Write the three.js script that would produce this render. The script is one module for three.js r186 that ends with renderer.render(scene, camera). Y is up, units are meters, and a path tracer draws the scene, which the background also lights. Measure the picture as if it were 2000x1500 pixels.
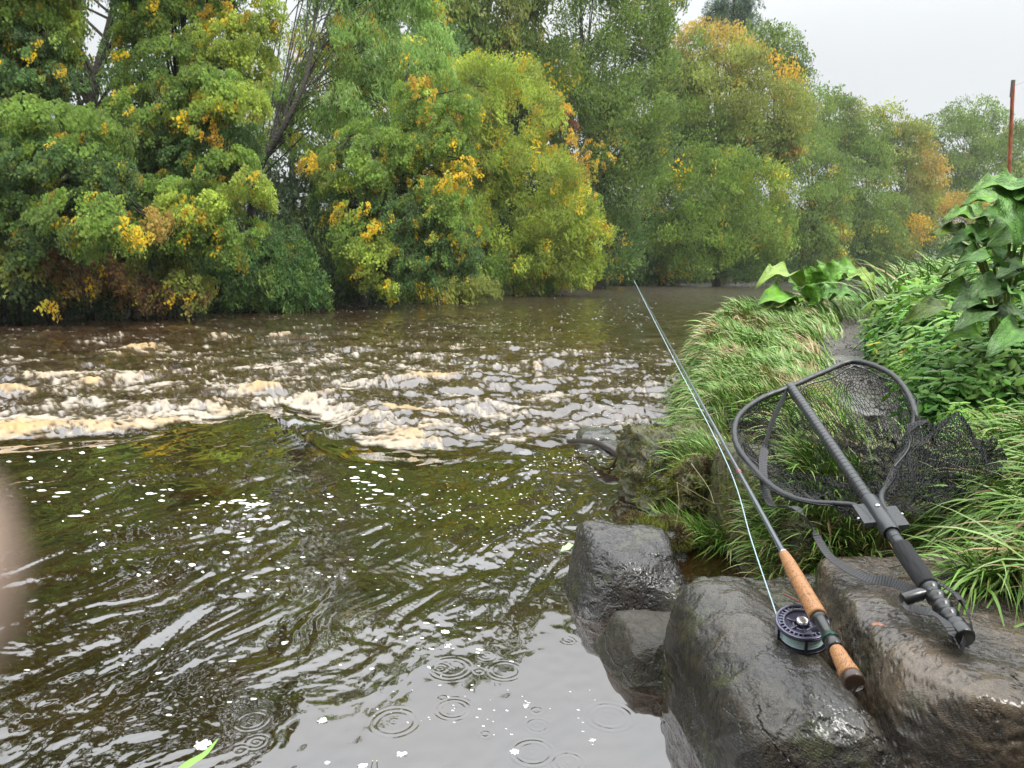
import * as THREE from 'three';
import { mergeGeometries } from 'three/addons/utils/BufferGeometryUtils.js';
import { MarchingCubes } from 'three/addons/objects/MarchingCubes.js';
import { createNoise2D, createNoise3D } from 'simplex-noise';

// ---------- camera, sky, sun, exposure ----------
const scene = new THREE.Scene();
const EYE = 0.92, PITCH = 8.8 * Math.PI / 180, FOCAL = 1455;
const camera = new THREE.PerspectiveCamera(2 * Math.atan(750 / FOCAL) * 180 / Math.PI, 4 / 3, 0.004, 600);
camera.position.set(0, EYE, 0);
camera.rotation.set(-PITCH, 0, 0);
camera.focus = 2.2;
camera.userData.fStop = 11;
const renderer = new THREE.WebGLRenderer({ antialias: true });
renderer.toneMapping = THREE.LinearToneMapping;
renderer.toneMappingExposure = 3.0;
renderer.shadowMap.enabled = true;
renderer.shadowMap.type = THREE.PCFSoftShadowMap;

function rng(seed) { let a = seed >>> 0; return () => { a = (a + 0x6d2b79f5) | 0; let t = Math.imul(a ^ (a >>> 15), 1 | a); t = (t + Math.imul(t ^ (t >>> 7), 61 | t)) ^ t; return ((t ^ (t >>> 14)) >>> 0) / 4294967296; }; }
const N2 = createNoise2D(rng(11)), N3 = createNoise3D(rng(12));
const clamp = (x, a = 0, b = 1) => Math.min(b, Math.max(a, x)), lerp = (a, b, t) => a + (b - a) * t;
const sstep = (a, b, x) => { const t = clamp((x - a) / (b - a)); return t * t * (3 - 2 * t); };
const V = (x, y, z) => new THREE.Vector3(x, y, z);

{ // overcast sky: dull near the horizon, brighter overhead, a broad bright patch where the sun stands behind the cloud
  const W = 512, H = 256, d = new Float32Array(W * H * 4), sun = V(26, 56, 24).normalize();
  for (let r = 0; r < H; r++) for (let c = 0; c < W; c++) {
    const el = ((r + 0.5) / H - 0.5) * Math.PI, az = ((c + 0.5) / W - 0.5) * 2 * Math.PI;
    const x = Math.cos(az) * Math.cos(el), y = Math.sin(el), z = Math.sin(az) * Math.cos(el), yy = Math.max(0, y);
    const cl = N3(x * 2.2, y * 5, z * 2.2) * 0.5 + N3(x * 5, y * 11, z * 5) * 0.25;
    const toSun = Math.max(0, x * sun.x + y * sun.y + z * sun.z);
    const rise = clamp((yy - 0.2) / 0.65); let L = 0.245 + 0.10 * yy + 0.80 * rise * rise * (3 - 2 * rise) + 0.2 * Math.pow(toSun, 6);
    L *= 1 + 0.05 * cl;
    if (y < 0) L = 0.3;
    const k = (r * W + c) * 4;
    d[k] = L * 0.965; d[k + 1] = L * 1.0; d[k + 2] = L * (1.035 - 0.01 * yy); d[k + 3] = 1;
  }
  const t = new THREE.DataTexture(d, W, H, THREE.RGBAFormat, THREE.FloatType);
  t.mapping = THREE.EquirectangularReflectionMapping; t.magFilter = THREE.LinearFilter; t.needsUpdate = true;
  scene.background = t; scene.environment = t;
}
const sunLight = new THREE.DirectionalLight(new THREE.Color(1, 0.97, 0.92), 1.5);
sunLight.name = 'sun';
sunLight.position.set(26, 56, 12); sunLight.target.position.set(0, 0, -12);
sunLight.castShadow = true; sunLight.shadow.radius = 45; sunLight.shadow.mapSize.set(2048, 2048);
Object.assign(sunLight.shadow.camera, { left: -60, right: 60, top: 60, bottom: -60, near: 1, far: 200 });
scene.add(sunLight, sunLight.target);
scene.fog = new THREE.FogExp2(new THREE.Color(0.92, 0.95, 0.95), 0.0005);

// ---------- helpers ----------
const CP = Math.cos(PITCH), SP = Math.sin(PITCH);
function ray(px, py) { const cx = (px - 1000) / FOCAL, cy = (750 - py) / FOCAL; return V(cx, cy * CP - SP, -(CP + cy * SP)); }
const at = (px, py, fwd) => { const d = ray(px, py); return d.multiplyScalar(fwd / -d.z).add(V(0, EYE, 0)); };   // a point of the place from where it is seen and how far ahead it stands
const onY = (px, py, y = 0) => { const d = ray(px, py); return d.multiplyScalar((y - EYE) / d.y).add(V(0, EYE, 0)); };
const used = {};
function numbered(name) { const n = used[name] = (used[name] ?? -1) + 1; return n ? name + '_' + String(n).padStart(3, '0') : name; }
function tag(o, label, category, group, kind) {
  if (label) o.userData.label = label;
  if (category) o.userData.category = category;
  if (group) o.userData.group = group;
  if (kind) o.userData.kind = kind;
  return o;
}
function thing(name, label, category, pos = V(0, 0, 0), group) { const o = new THREE.Group(); o.name = numbered(name); o.position.copy(pos); scene.add(o); return tag(o, label, category, group); }
function part(name, geo, mat, parent) { const m = new THREE.Mesh(geo, mat); m.name = name; m.castShadow = m.receiveShadow = true; parent.add(m); return m; }
function solo(name, geo, mat, label, category, group, kind) { const m = part(numbered(name), geo, mat, scene); return tag(m, label, category, group, kind); }
function geom(pos, idx, col, uv, nor) {
  const g = new THREE.BufferGeometry();
  g.setAttribute('position', new THREE.BufferAttribute(pos instanceof Float32Array ? pos : new Float32Array(pos), 3));
  if (idx) g.setIndex(new THREE.BufferAttribute(idx instanceof Uint32Array ? idx : new Uint32Array(idx), 1));
  if (col) g.setAttribute('color', new THREE.BufferAttribute(col instanceof Float32Array ? col : new Float32Array(col), 3));
  if (uv) g.setAttribute('uv', new THREE.BufferAttribute(uv instanceof Float32Array ? uv : new Float32Array(uv), 2));
  if (nor) g.setAttribute('normal', new THREE.BufferAttribute(new Float32Array(nor), 3)); else g.computeVertexNormals();
  return g;
}
// a tube of changing radius along points; rad is a number or f(t)
function tube(pts, rad, sides = 8, seg = 24, cap = true, wob = 0) {
  const curve = pts.length > 2 ? new THREE.CatmullRomCurve3(pts, false, 'centripetal') : new THREE.LineCurve3(pts[0], pts[1]);
  const P = [], I = [], UV = [], L = curve.getLength();
  let nrm = null;
  for (let i = 0; i <= seg; i++) {
    const t = i / seg, p = curve.getPointAt(t), tan = curve.getTangentAt(t);
    if (!nrm) { nrm = Math.abs(tan.y) < 0.9 ? V(0, 1, 0) : V(1, 0, 0); }
    nrm.addScaledVector(tan, -nrm.dot(tan)).normalize();
    const bi = tan.clone().cross(nrm), r = typeof rad === 'function' ? rad(t) : rad;
    for (let j = 0; j <= sides; j++) {
      const a = j / sides * Math.PI * 2, w = 1 + (wob ? wob * N3(p.x * 3 + Math.cos(a), p.y * 3 + Math.sin(a), p.z * 3) : 0), q = p.clone().addScaledVector(nrm, Math.cos(a) * r * w).addScaledVector(bi, Math.sin(a) * r * w);
      P.push(q.x, q.y, q.z); UV.push(j / sides * Math.PI * 2 * r, t * L);
      if (i < seg && j < sides) { const k = i * (sides + 1) + j; I.push(k, k + sides + 1, k + 1, k + 1, k + sides + 1, k + sides + 2); }
    }
  }
  if (cap) for (const [i, flip] of [[0, 0], [seg, 1]]) {
    const c = curve.getPointAt(i / seg), k0 = P.length / 3, b = i * (sides + 1);
    P.push(c.x, c.y, c.z); UV.push(0, 0);
    for (let j = 0; j <= sides; j++) { P.push(P[(b + j) * 3], P[(b + j) * 3 + 1], P[(b + j) * 3 + 2]); UV.push(0, 0); }
    for (let j = 0; j < sides; j++) flip ? I.push(k0, k0 + 2 + j, k0 + 1 + j) : I.push(k0, k0 + 1 + j, k0 + 2 + j);
  }
  return geom(P, I, null, UV);
}
const std = (o) => new THREE.MeshStandardMaterial(o), phys = (o) => new THREE.MeshPhysicalMaterial(o);
const rgb = (r, g, b) => new THREE.Color().setRGB(r, g, b);
// a tiling noise picture: f(u, v) -> [r, g, b] or a grey
function pic(n, f, srgb = false) {
  const d = new Uint8Array(n * n * 4);
  for (let y = 0; y < n; y++) for (let x = 0; x < n; x++) { const v = f(x / n, y / n), k = (y * n + x) * 4, c = Array.isArray(v) ? v : [v, v, v]; for (let i = 0; i < 3; i++) d[k + i] = clamp(c[i]) * 255; d[k + 3] = 255; }
  const t = new THREE.DataTexture(d, n, n, THREE.RGBAFormat);
  t.wrapS = t.wrapT = THREE.RepeatWrapping; t.magFilter = THREE.LinearFilter; if (srgb) t.colorSpace = THREE.SRGBColorSpace; t.needsUpdate = true;
  return t;
}
const N4 = (u, v, s, o = 0) => { const a = u * Math.PI * 2, b = v * Math.PI * 2, r = s / (Math.PI * 2); return N3(Math.cos(a) * r + o, Math.sin(a) * r + Math.cos(b) * r * 1.3, Math.sin(b) * r * 1.3 + o * 2); };   // repeats every 1
// ---------- the lie of the land ----------
const NEAR = [[-40, 22], [-8, 2.4], [-3, -0.1], [-0.8, -0.85], [0.25, -1.08], [0.33, -1.5], [0.4, -2.2], [0.6, -2.6], [0.78, -3.2], [1.02, -4.1], [1.26, -5.2], [1.7, -6.0], [2.25, -6.7], [3.2, -8], [4.6, -10.5], [7, -15], [11.5, -23], [20, -38], [33, -52], [60, -70], [120, -95]];
const FAR = [[-60, 16], [-24, 6], [-17, 0], [-12.3, -7.5], [-8.85, -12.9], [-4.65, -16.9], [-3.3, -20.8], [-0.4, -33.8], [5.9, -43.5], [19, -59], [40, -76], [75, -92], [130, -110]];
function side(line, x, z) { // signed distance to a polyline: over 0 to its right as it runs
  let best = 1e9, s = 1;
  for (let i = 0; i < line.length - 1; i++) {
    const [ax, az] = line[i], [bx, bz] = line[i + 1], dx = bx - ax, dz = bz - az, t = clamp(((x - ax) * dx + (z - az) * dz) / (dx * dx + dz * dz));
    const ex = x - ax - dx * t, ez = z - az - dz * t, d = ex * ex + ez * ez;
    if (d < best - 1e-9) { best = d; s = dx * ez - dz * ex >= 0 ? 1 : -1; }
  }
  return Math.sqrt(best) * s;
}
const pathMid = (z) => lerp(0.73, 0.97, sstep(-2.9, -5.6, z));   // how far inland the trodden path runs
const nearSide = (x, z) => side(NEAR, x, z), farSide = (x, z) => -side(FAR, x, z);   // metres inland of each bank
function ground(x, z) {
  const f = farSide(x, z);
  if (f > -1.5) {
    const n = N2(x * 0.25, z * 0.25) * 0.25 + N2(x * 0.9, z * 0.9) * 0.1;
    return f < 0 ? lerp(-0.12, -0.6, clamp(-f / 1.5)) : -0.12 + 1.25 * sstep(0, 2.2, f) + 0.14 * Math.max(0, f - 1.5) + n * sstep(0, 1.5, f);
  }
  const d = nearSide(x, z);
  if (d < -0.25) return -0.6;
  const n = N2(x * 1.7, z * 1.7) * 0.035 + N2(x * 5, z * 5) * 0.014;
  const zc = lerp(-2.95, -1.98, sstep(0.2, 0.48, d)), rocks = sstep(zc - 0.12, zc + 0.22, z) * sstep(-0.6, 0.2, x + 0.2);            // where the boulders and the slab lie, the earth is lower
  const ledge = lerp(0.31, 0.54, sstep(-3, -6.3, z)) + 0.04 * Math.sin(z * 2.1 + x);
  const up = sstep(-0.25, 0.14, d + 0.05 * N2(x * 3, z * 3));
  const step = lerp(pathMid(z) + 0.22, 0.85, rocks) + 0.1 * N2(z * 0.9, 3), climb = sstep(step, step + 1.0, d) * 0.42 + sstep(step + 0.5, step + 3, d) * 0.75 + Math.max(0, d - 3.5) * 0.06 * (d < 30 ? 1 : 30 / d);
  const path = -0.05 * Math.exp(-Math.pow((d - pathMid(z)) / 0.17, 2)) * sstep(-7, -5.4, z);
  let h = -0.6 + (0.6 + ledge) * up + path + climb + n;
  if (rocks > 0) { const low = -0.25 + 0.36 * sstep(0.3, 0.9, d) + 0.75 * sstep(0.75, 1.25, d) + 0.1 * Math.max(0, d - 1) + n; h = lerp(h, Math.min(h, low), rocks); }
  if (z > -0.9 && x < 0.9) h = lerp(h, Math.min(h, 0.1 + 0.12 * d), sstep(-0.9, -0.5, z) * sstep(0.9, 0.5, x));
  if (z > 0.3) h += 1.5 * sstep(0.4, 2.4, z) * sstep(0.5, 2, d);  // bank raised out of view behind the camera to block low sky light
  return h;
}
{ // one sheet of earth, fine where it lies near
  const line = (spec) => { const out = []; for (const [a, b, s] of spec) for (let v = a; v < b - 1e-6; v += s) out.push(v); return out; };
  const X = line([[-300, -60, 24], [-60, -20, 4], [-20, -1, 1], [-1, 0.2, 0.2], [0.2, 3, 0.035], [3, 6, 0.1], [6, 24, 0.6], [24, 60, 2], [60, 300, 20], [300, 301, 1]]);
  const Z = line([[-400, -130, 20], [-130, -60, 2.5], [-60, -24, 0.8], [-24, -9, 0.3], [-9, -5, 0.08], [-5, -1, 0.035], [-1, 1, 0.1], [1, 8, 0.5], [8, 40, 4], [40, 200, 20], [200, 201, 1]]);
  const P = new Float32Array(X.length * Z.length * 3), C = new Float32Array(P.length), UV = new Float32Array(P.length / 3 * 2), I = [];
  for (let j = 0; j < Z.length; j++) for (let i = 0; i < X.length; i++) {
    const k = (j * X.length + i) * 3, x = X[i], z = Z[j], y = ground(x, z), d = nearSide(x, z);
    P[k] = x; P[k + 1] = y; P[k + 2] = z; UV[k / 3 * 2] = x * 1.3; UV[k / 3 * 2 + 1] = z * 1.3;
    const n = 0.75 + 0.35 * N2(x * 9, z * 9) + 0.3 * N2(x * 31, z * 31) + 0.2 * N2(x * 70, z * 70), pale = Math.exp(-Math.pow((d - pathMid(z)) / 0.15, 4)) * sstep(-7, -5.5, z) * (z < -1.9 ? 1 : 0) * (farSide(x, z) < -2 ? 1 : 0) * sstep(-0.45, 0.2, N2(x * 4, z * 4) + 0.55);
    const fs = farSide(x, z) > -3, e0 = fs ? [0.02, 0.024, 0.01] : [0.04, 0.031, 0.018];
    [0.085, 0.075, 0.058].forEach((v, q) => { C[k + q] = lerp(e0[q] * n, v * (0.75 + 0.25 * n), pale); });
    if (i < X.length - 1 && j < Z.length - 1) { const a = j * X.length + i; I.push(a, a + X.length, a + 1, a + 1, a + X.length, a + X.length + 1); }
  }
  const soil = pic(512, (u, v) => 0.5 + 0.25 * N4(u, v, 40) + 0.25 * N4(u, v, 95, 2) + 0.2 * Math.abs(N4(u, v, 18, 7))), wet = pic(256, (u, v) => 0.45 + 0.55 * sstep(-0.3, 0.3, N4(u, v, 9) + 0.4 * N4(u, v, 26, 3)));
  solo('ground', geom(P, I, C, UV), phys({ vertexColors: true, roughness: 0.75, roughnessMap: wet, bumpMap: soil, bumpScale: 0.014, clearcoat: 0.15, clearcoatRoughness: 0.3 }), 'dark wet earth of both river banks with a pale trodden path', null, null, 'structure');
}
// ---------- the river ----------
const FRONT = [[-700, 905], [-200, 885], [0, 866], [130, 858], [250, 850], [450, 815], [545, 792], [600, 812], [650, 852], [700, 872], [830, 886], [1000, 886], [1100, 872], [1240, 850], [1500, 800]].map(([a, b]) => onY(a, b));
function frontZ(x) { for (let i = 0; i < FRONT.length - 1; i++) if (x < FRONT[i + 1].x) { const a = FRONT[i], b = FRONT[i + 1]; return lerp(a.z, b.z, clamp((x - a.x) / (b.x - a.x))); } return FRONT[FRONT.length - 1].z; }
// standing waves and the broken water on them: [px, py, half width px, half depth px, height m, foam, tan]
const WAVES = [
  [40, 842, 130, 22, 0.11, 1.0, 1], [200, 838, 120, 16, 0.09, 0.95, 0.8], [330, 826, 110, 16, 0.08, 0.9, 0.8], [440, 806, 70, 14, 0.07, 0.8, 0.6],
  [270, 690, 62, 12, 0.17, 0.95, 1], [225, 700, 26, 12, 0.1, 0.8, 0.8], [110, 742, 120, 16, 0.12, 0.95, 0.5], [190, 755, 50, 10, 0.1, 0.9, 1], [40, 690, 60, 9, 0.08, 0.55, 0.4], [20, 775, 80, 12, 0.1, 0.9, 0.9],
  [550, 660, 34, 7, 0.13, 0.8, 0.9], [430, 662, 40, 7, 0.1, 0.7, 0.7], [500, 668, 30, 6, 0.1, 0.5, 0.2], [375, 665, 14, 5, 0.09, 0.7, 0.9], [95, 660, 24, 5, 0.1, 0.5, 0.3], [180, 675, 50, 6, 0.08, 0.5, 0.4],
  [520, 770, 60, 14, 0.11, 0.9, 0.9], [620, 780, 60, 12, 0.08, 0.6, 0.5], [430, 795, 60, 12, 0.09, 0.8, 0.8], [270, 745, 40, 12, 0.1, 0.7, 0.6], [300, 800, 90, 12, 0.06, 0.6, 0.2],
  [835, 748, 85, 13, 0.13, 1.0, 1], [940, 748, 60, 9, 0.12, 0.1, 0], [1050, 722, 16, 12, 0.1, 0.75, 0.7], [1090, 715, 50, 6, 0.1, 0.1, 0], [1052, 745, 14, 8, 0.07, 0.7, 0.6],
  [800, 812, 85, 17, 0.1, 1.0, 0.9], [800, 850, 75, 24, 0.07, 0.95, 0.7], [900, 845, 90, 20, 0.05, 0.5, 0.3], [1010, 872, 50, 12, 0.06, 0.75, 0.5], [720, 820, 40, 14, 0.06, 0.6, 0.5],
  [590, 825, 60, 14, 0.09, 0, 0], [660, 840, 50, 18, 0.08, 0.1, 0], [600, 710, 40, 8, 0.12, 0.35, 0.4], [700, 740, 60, 10, 0.06, 0.3, 0.1], [480, 740, 50, 10, 0.08, 0.4, 0.2], [345, 725, 50, 9, 0.09, 0.3, 0.1], [920, 790, 90, 14, 0.05, 0.5, 0.1], [1150, 760, 60, 12, 0.04, 0.4, 0.1],
].map(([px, py, w, h, a, f, tn]) => { const c = onY(px, py), t = -c.z / CP, b = onY(px, py - h); return { x: c.x, z: c.z, w: w * t / FOCAL, d: Math.min(0.55, Math.max(0.1, Math.abs(b.z - c.z) * 0.55)), a: a * 0.5, f, tn }; });
const RINGS = [[880, 1305, 52], [985, 1310, 45], [860, 1305, 20], [935, 1312, 12], [492, 1408, 42], [500, 1450, 26], [468, 1465, 18], [865, 1364, 12], [885, 1385, 45], [1040, 1470, 55], [1050, 1418, 30], [1110, 1250, 16], [658, 1262, 18], [945, 1208, 14], [870, 1230, 16], [950, 1280, 22], [390, 1390, 14], [1190, 1400, 60], [770, 1410, 60], [1048, 1388, 14], [948, 1434, 12], [1110, 1490, 40], [655, 1318, 14], [1075, 1082, 14], [1030, 1098, 26], [250, 1300, 20], [560, 1250, 18]]
  .map(([px, py, r]) => { const c = onY(px, py); return { x: c.x, z: c.z, k: 0.4 + 0.6 * Math.abs(Math.sin(px * 7.3)), r: r * c.length() / FOCAL * 0.72 }; });
function rapid(x, z) { const e = frontZ(x) - z; return sstep(-0.12, 0.25, e); }
function rough(x, z) { const r = Math.hypot(x, z), e = frontZ(x) - z; return sstep(0, 0.6, e) * (0.25 + 0.75 * sstep(13, 6.5, r + x * 0.9)); }
function water(x, z, out) {
  const r = Math.hypot(x, z), e = frontZ(x) - z, ra = rough(x, z), dn = nearSide(x, z), df = farSide(x, z);
  const u = x * 0.963 + z * 0.27, v = -z * 0.963 + x * 0.27, wu = u + 0.05 * N2(x * 2.3, z * 2.3), wv = v + 0.1 * N2(x * 1.9 + 9, z * 1.9);
  let h = 0, foam = 0, tan = 0;
  if (e < 0.6) { // the pool
    const s = ((x + 0.62) + (z + 1.3)) * 0.707 + 0.12 * N2(x * 2.5, z * 2.5), still = sstep(0.2, -0.25, s), glide = lerp(1, 0.3, sstep(1.0, 0.3, -e) * sstep(0.2, -0.6, x));
    const amp = still * glide * (1 - sstep(-0.2, 0.6, e)) * (0.62 + 0.6 * N2(x * 1.3 + 4, z * 1.3));
    h += amp * (0.0078 * N2(wu / 0.32, wv / 0.7) + 0.0044 * N2(wu / 0.13 + 7, wv / 0.32) + 0.0022 * N2(wu / 0.06, wv / 0.13 + 3) + 0.0012 * N2(wu / 0.027, wv / 0.05) + 0.0004 * N2(u / 0.012, v / 0.02) + 0.003 * sstep(0.1, 0.6, N2(x * 1.7, z * 1.7 + 6)) * N2(x / 0.06, z / 0.075));
    h += (1 - still) * 0.00035 * N2(u / 0.14, v / 0.3) + 0.00022 * (1 - still) * N2(u / 0.05, v / 0.07);
    const broad = sstep(-0.5, -2.2, e) ; h += 0.004 * (1 - broad) * still * N2(wu / 0.7, wv / 1.1 + 5);
    if (r < 3.2) for (const g of RINGS) { const q = Math.hypot(x - g.x, z - g.z); if (q < g.r * 1.7) { const l = Math.max(0.011, g.r * 0.33); h += 0.03 * l * g.k * (0.75 + 0.5 * N2(g.x * 9 + (x - g.x) / g.r, (z - g.z) / g.r)) * Math.cos((q - g.r) / l * 2 * Math.PI) * Math.exp(-Math.pow((q - g.r) / (l * 0.95), 2)) + (q < l ? 0.012 * l * g.k * Math.cos(q / l * 9) : 0); } }
  }
  if (e > -0.35) { // the rapid and the run beyond it
    const k = sstep(-0.35, 0.1, e), fall = k * -0.05 * (1 - sstep(0.1, 0.9, e)) + 0.02 * k;
    h += fall;
    const far = sstep(7, 16, r), cr = sstep(0, 0.3, e);
    h += ra * cr * (0.032 * N2(x / 1.3, z / 0.7) + 0.012 * (1 - Math.abs(N2(x / 0.75 + 3, z / 0.4))) - 0.009 + 0.009 * N2(x / 0.3, z / 0.2) + 0.006 * N2(x / 0.13, z / 0.1) + 0.0034 * N2(x / 0.06, z / 0.05));
    h += cr * (1 - 0.5 * ra) * (0.016 * N2(x / 0.55 + 31, z / 0.42) + 0.010 * N2(x / 0.23, z / 0.2 + 7) + 0.0045 * N2(x / 0.1, z / 0.1)) * lerp(1.1, 1.7, far) * (0.6 + 0.6 * N2(x * 0.3, z * 0.2 + 8));
    let cov = 0;
    for (const w of WAVES) {
      const dx = (x - w.x) / w.w, dz = (z - w.z) / w.d, q = dx * dx + dz * dz;
      if (q < 7) {
        const g = Math.exp(-q * 1.1), n = N2(x / 0.16 + w.x, z / 0.13) * 0.5 + N2(x / 0.06, z / 0.06 + w.z) * 0.3;
        h += w.a * g * (1 + 0.3 * n);
        const fo = w.f * Math.exp(-q * 0.9 + n * 0.5);
        if (fo > cov) tan = w.tn * clamp(fo * 1.2 - 0.15);
        cov = Math.max(cov, fo);
      }
    }
    // strings and lace of froth
    const wx = x + 0.16 * N2(x * 1.7, z * 1.7) + 0.05 * N2(x * 5, z * 5), wz = z + 0.16 * N2(x * 1.7 + 9, z * 1.7) + 0.05 * N2(x * 5 + 9, z * 5);
    const r1 = 1 - 2.6 * Math.abs(N2(wx / 1.3, wz / 0.5)), r2 = 1 - 2.4 * Math.abs(N2(wx / 0.55 + 4, wz / 0.21)), r3 = 1 - 2.2 * Math.abs(N3(wx / 0.2, h / 0.05, wz / 0.09 + 2));
    const lace = 0.42 * r1 + 0.36 * r2 + 0.40 * r3 + 0.28 * N3(x / 0.035, h / 0.02, z / 0.04) - 0.3;
    const left = sstep(2.0, -2.2, x + z * 0.1), base = lerp(0.26, 0.46, left) * sstep(0.0, 0.25, e) * lerp(0.55, 1, sstep(11, 6, r)) + 0.16 * N2(x / 1.5 + 3, z / 0.9);
    const near2 = sstep(0.9, 0.15, e) * sstep(0.0, 0.18, e) * lerp(0.1, 0.42, left);
    foam = (Math.max(cov, base + near2) + 0.5 * lace) * sstep(-0.02, 0.2, e) * (0.42 + 0.58 * sstep(0.05, 0.5, ra + cov)) - 0.03 - 0.3 * sstep(12, 24, r);
    h += 0.012 * ra * (r2 * 0.5 + r3 * 0.5) * sstep(0, 0.3, e);
  }
  h *= 1 - 0.75 * sstep(-0.25, 0.05, Math.max(dn, df + 0.1)) * (r > 3 ? 1 : 0);
  foam *= 1 - 0.8 * sstep(-1.6, -0.2, df);
  if (foam > 0.4) h += 0.003 * sstep(0.4, 1, foam) * (1 + 0.8 * N2(x / 0.05, z / 0.05) + 0.4 * N2(x / 0.02, z / 0.02)) * (e > 0 ? 1 : 0);
  out[0] = h; out[1] = foam; out[2] = tan; out[3] = e;
  return h;
}
const WATER_H = (x, z) => water(x, z, [0, 0, 0, 0]);
{
  const A = []; // bearings from straight ahead: fine in front, coarse to the sides
  for (let a = -126; a < -39; a += 3) A.push(a);
  for (let a = -39; a < 38; a += 0.089) A.push(a);
  for (let a = 38; a <= 100; a += 3) A.push(a);
  const R = [0.35, 0.6, 0.8, 0.95];
  for (let r = 1.05; r < 150;) { R.push(r); r += r < 70 ? Math.min(r * r / 690, (0.004 + 0.0125 * r) * (r > 3.4 && r < 9 ? 0.6 : 1)) : 4; }
  const nA = A.length, nR = R.length, P = new Float32Array(nA * nR * 3), C = new Float32Array(nA * nR * 3), UV = new Float32Array(nA * nR * 2), F = new Float32Array(nA * nR), pool = new Uint8Array(nA * nR), o = [0, 0, 0, 0];
  for (let j = 0; j < nR; j++) for (let i = 0; i < nA; i++) {
    const a = A[i] * Math.PI / 180, r = R[j], x = Math.sin(a) * r, z = -Math.cos(a) * r, n = j * nA + i;
    const hid = nearSide(x, z) > 0.45 && r > 1.3 || farSide(x, z) > 2.5;
    if (hid) { P.set([x, -0.05, z], n * 3); F[n] = -1; continue; }
    water(x, z, o);
    P.set([x, o[0], z], n * 3);
    const lace = o[1], air = clamp((lace + 0.12) * 0.9) * sstep(0.2, 0.5, o[3]), m = 0.8 + 0.3 * N2(x * 3, z * 3);
    F[n] = lace; pool[n] = o[3] < 0.05 ? 1 : 0;
    const white = sstep(0.4, 0.82, lace), t = o[2];
    // peat water, thin froth with water showing, then thick froth stained by the peat
    let c0 = lerp(0.024 * m, 0.08, air), c1 = lerp(0.012 * m, 0.054, air), c2 = lerp(0.004 * m, 0.035, air);
    const fr = 0.88 + 0.16 * N3(x / 0.08, o[0] / 0.04, z / 0.07) + 0.14 * N3(x / 0.028, o[0] / 0.016, z / 0.028);
    C[n * 3] = lerp(c0, lerp(0.40, 0.38, t) * fr, white); C[n * 3 + 1] = lerp(c1, lerp(0.35, 0.25, t) * fr, white); C[n * 3 + 2] = lerp(c2, lerp(0.28, 0.105, t) * fr, white);
    UV[n * 2] = clamp(lerp(0.02, 0.2, sstep(3.2, 30, r)) + 0.07 * sstep(0.1, 0.6, o[3]) + 0.5 * white, 0.01, 0.99); UV[n * 2 + 1] = 0.5;
  }
  const river = [], froth = [];
  for (let j = 0; j < nR - 1; j++) for (let i = 0; i < nA - 1; i++) {
    const a = j * nA + i, b = a + 1, c = a + nA, d = c + 1;
    if (F[a] < 0 && F[b] < 0 && F[c] < 0 && F[d] < 0 && F[a] === -1) continue;
    (F[a] + F[b] + F[c] + F[d] > 4 * 0.58 ? froth : river).push(a, b, c, b, d, c);
  }
  const tris = (l, keep) => { const o = []; for (let i = 0; i < l.length; i += 3) if (pool[l[i]] === keep) o.push(l[i], l[i + 1], l[i + 2]); return o; };
  const calm = tris(river, 1), nPool = calm.length / 3, wild = tris(river, 0); river.length = 0; for (const l of [calm, wild]) for (const v of l) river.push(v);
  const whole = geom(P, river.concat(froth), C, UV), nor = whole.attributes.normal;
  const cut = (idx) => { // keeps only the points it uses, with the smooth normals of the whole sheet
    const map = new Int32Array(nA * nR).fill(-1), p = [], c = [], u = [], n = [], I = new Uint32Array(idx.length); let k = 0;
    idx.forEach((v, q) => { if (map[v] < 0) { map[v] = k++; p.push(P[v * 3], P[v * 3 + 1], P[v * 3 + 2]); c.push(C[v * 3], C[v * 3 + 1], C[v * 3 + 2]); u.push(UV[v * 2], UV[v * 2 + 1]); n.push(nor.getX(v), nor.getY(v), nor.getZ(v)); } I[q] = map[v]; });
    return geom(p, I, c, u, n);
  };
  const rt = new THREE.DataTexture(new Uint8Array(256 * 4).map((_, i) => (i & 3) === 3 ? 255 : i >> 2), 256, 1, THREE.RGBAFormat);   // roughness over u
  rt.magFilter = THREE.LinearFilter; rt.needsUpdate = true;
  const rg = cut(river); rg.addGroup(0, nPool * 3, 0); rg.addGroup(nPool * 3, river.length - nPool * 3, 1);
  solo('river', rg, [phys({ vertexColors: true, roughness: 1, roughnessMap: rt, ior: 2.05, clearcoat: 1, clearcoatRoughness: 0.02 }), phys({ vertexColors: true, roughness: 1, roughnessMap: rt, ior: 2.1 })], 'dark brown peaty river with ripples, a glassy pool and a rapid', null, null, 'structure');
  solo('whitewater_foam', cut(froth), phys({ vertexColors: true, roughness: 0.6 }), 'cream and tan broken foam on the crests of the rapid', 'foam', null, 'stuff');
  console.log('water', nA, nR, river.length / 3, froth.length / 3);
}
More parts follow.
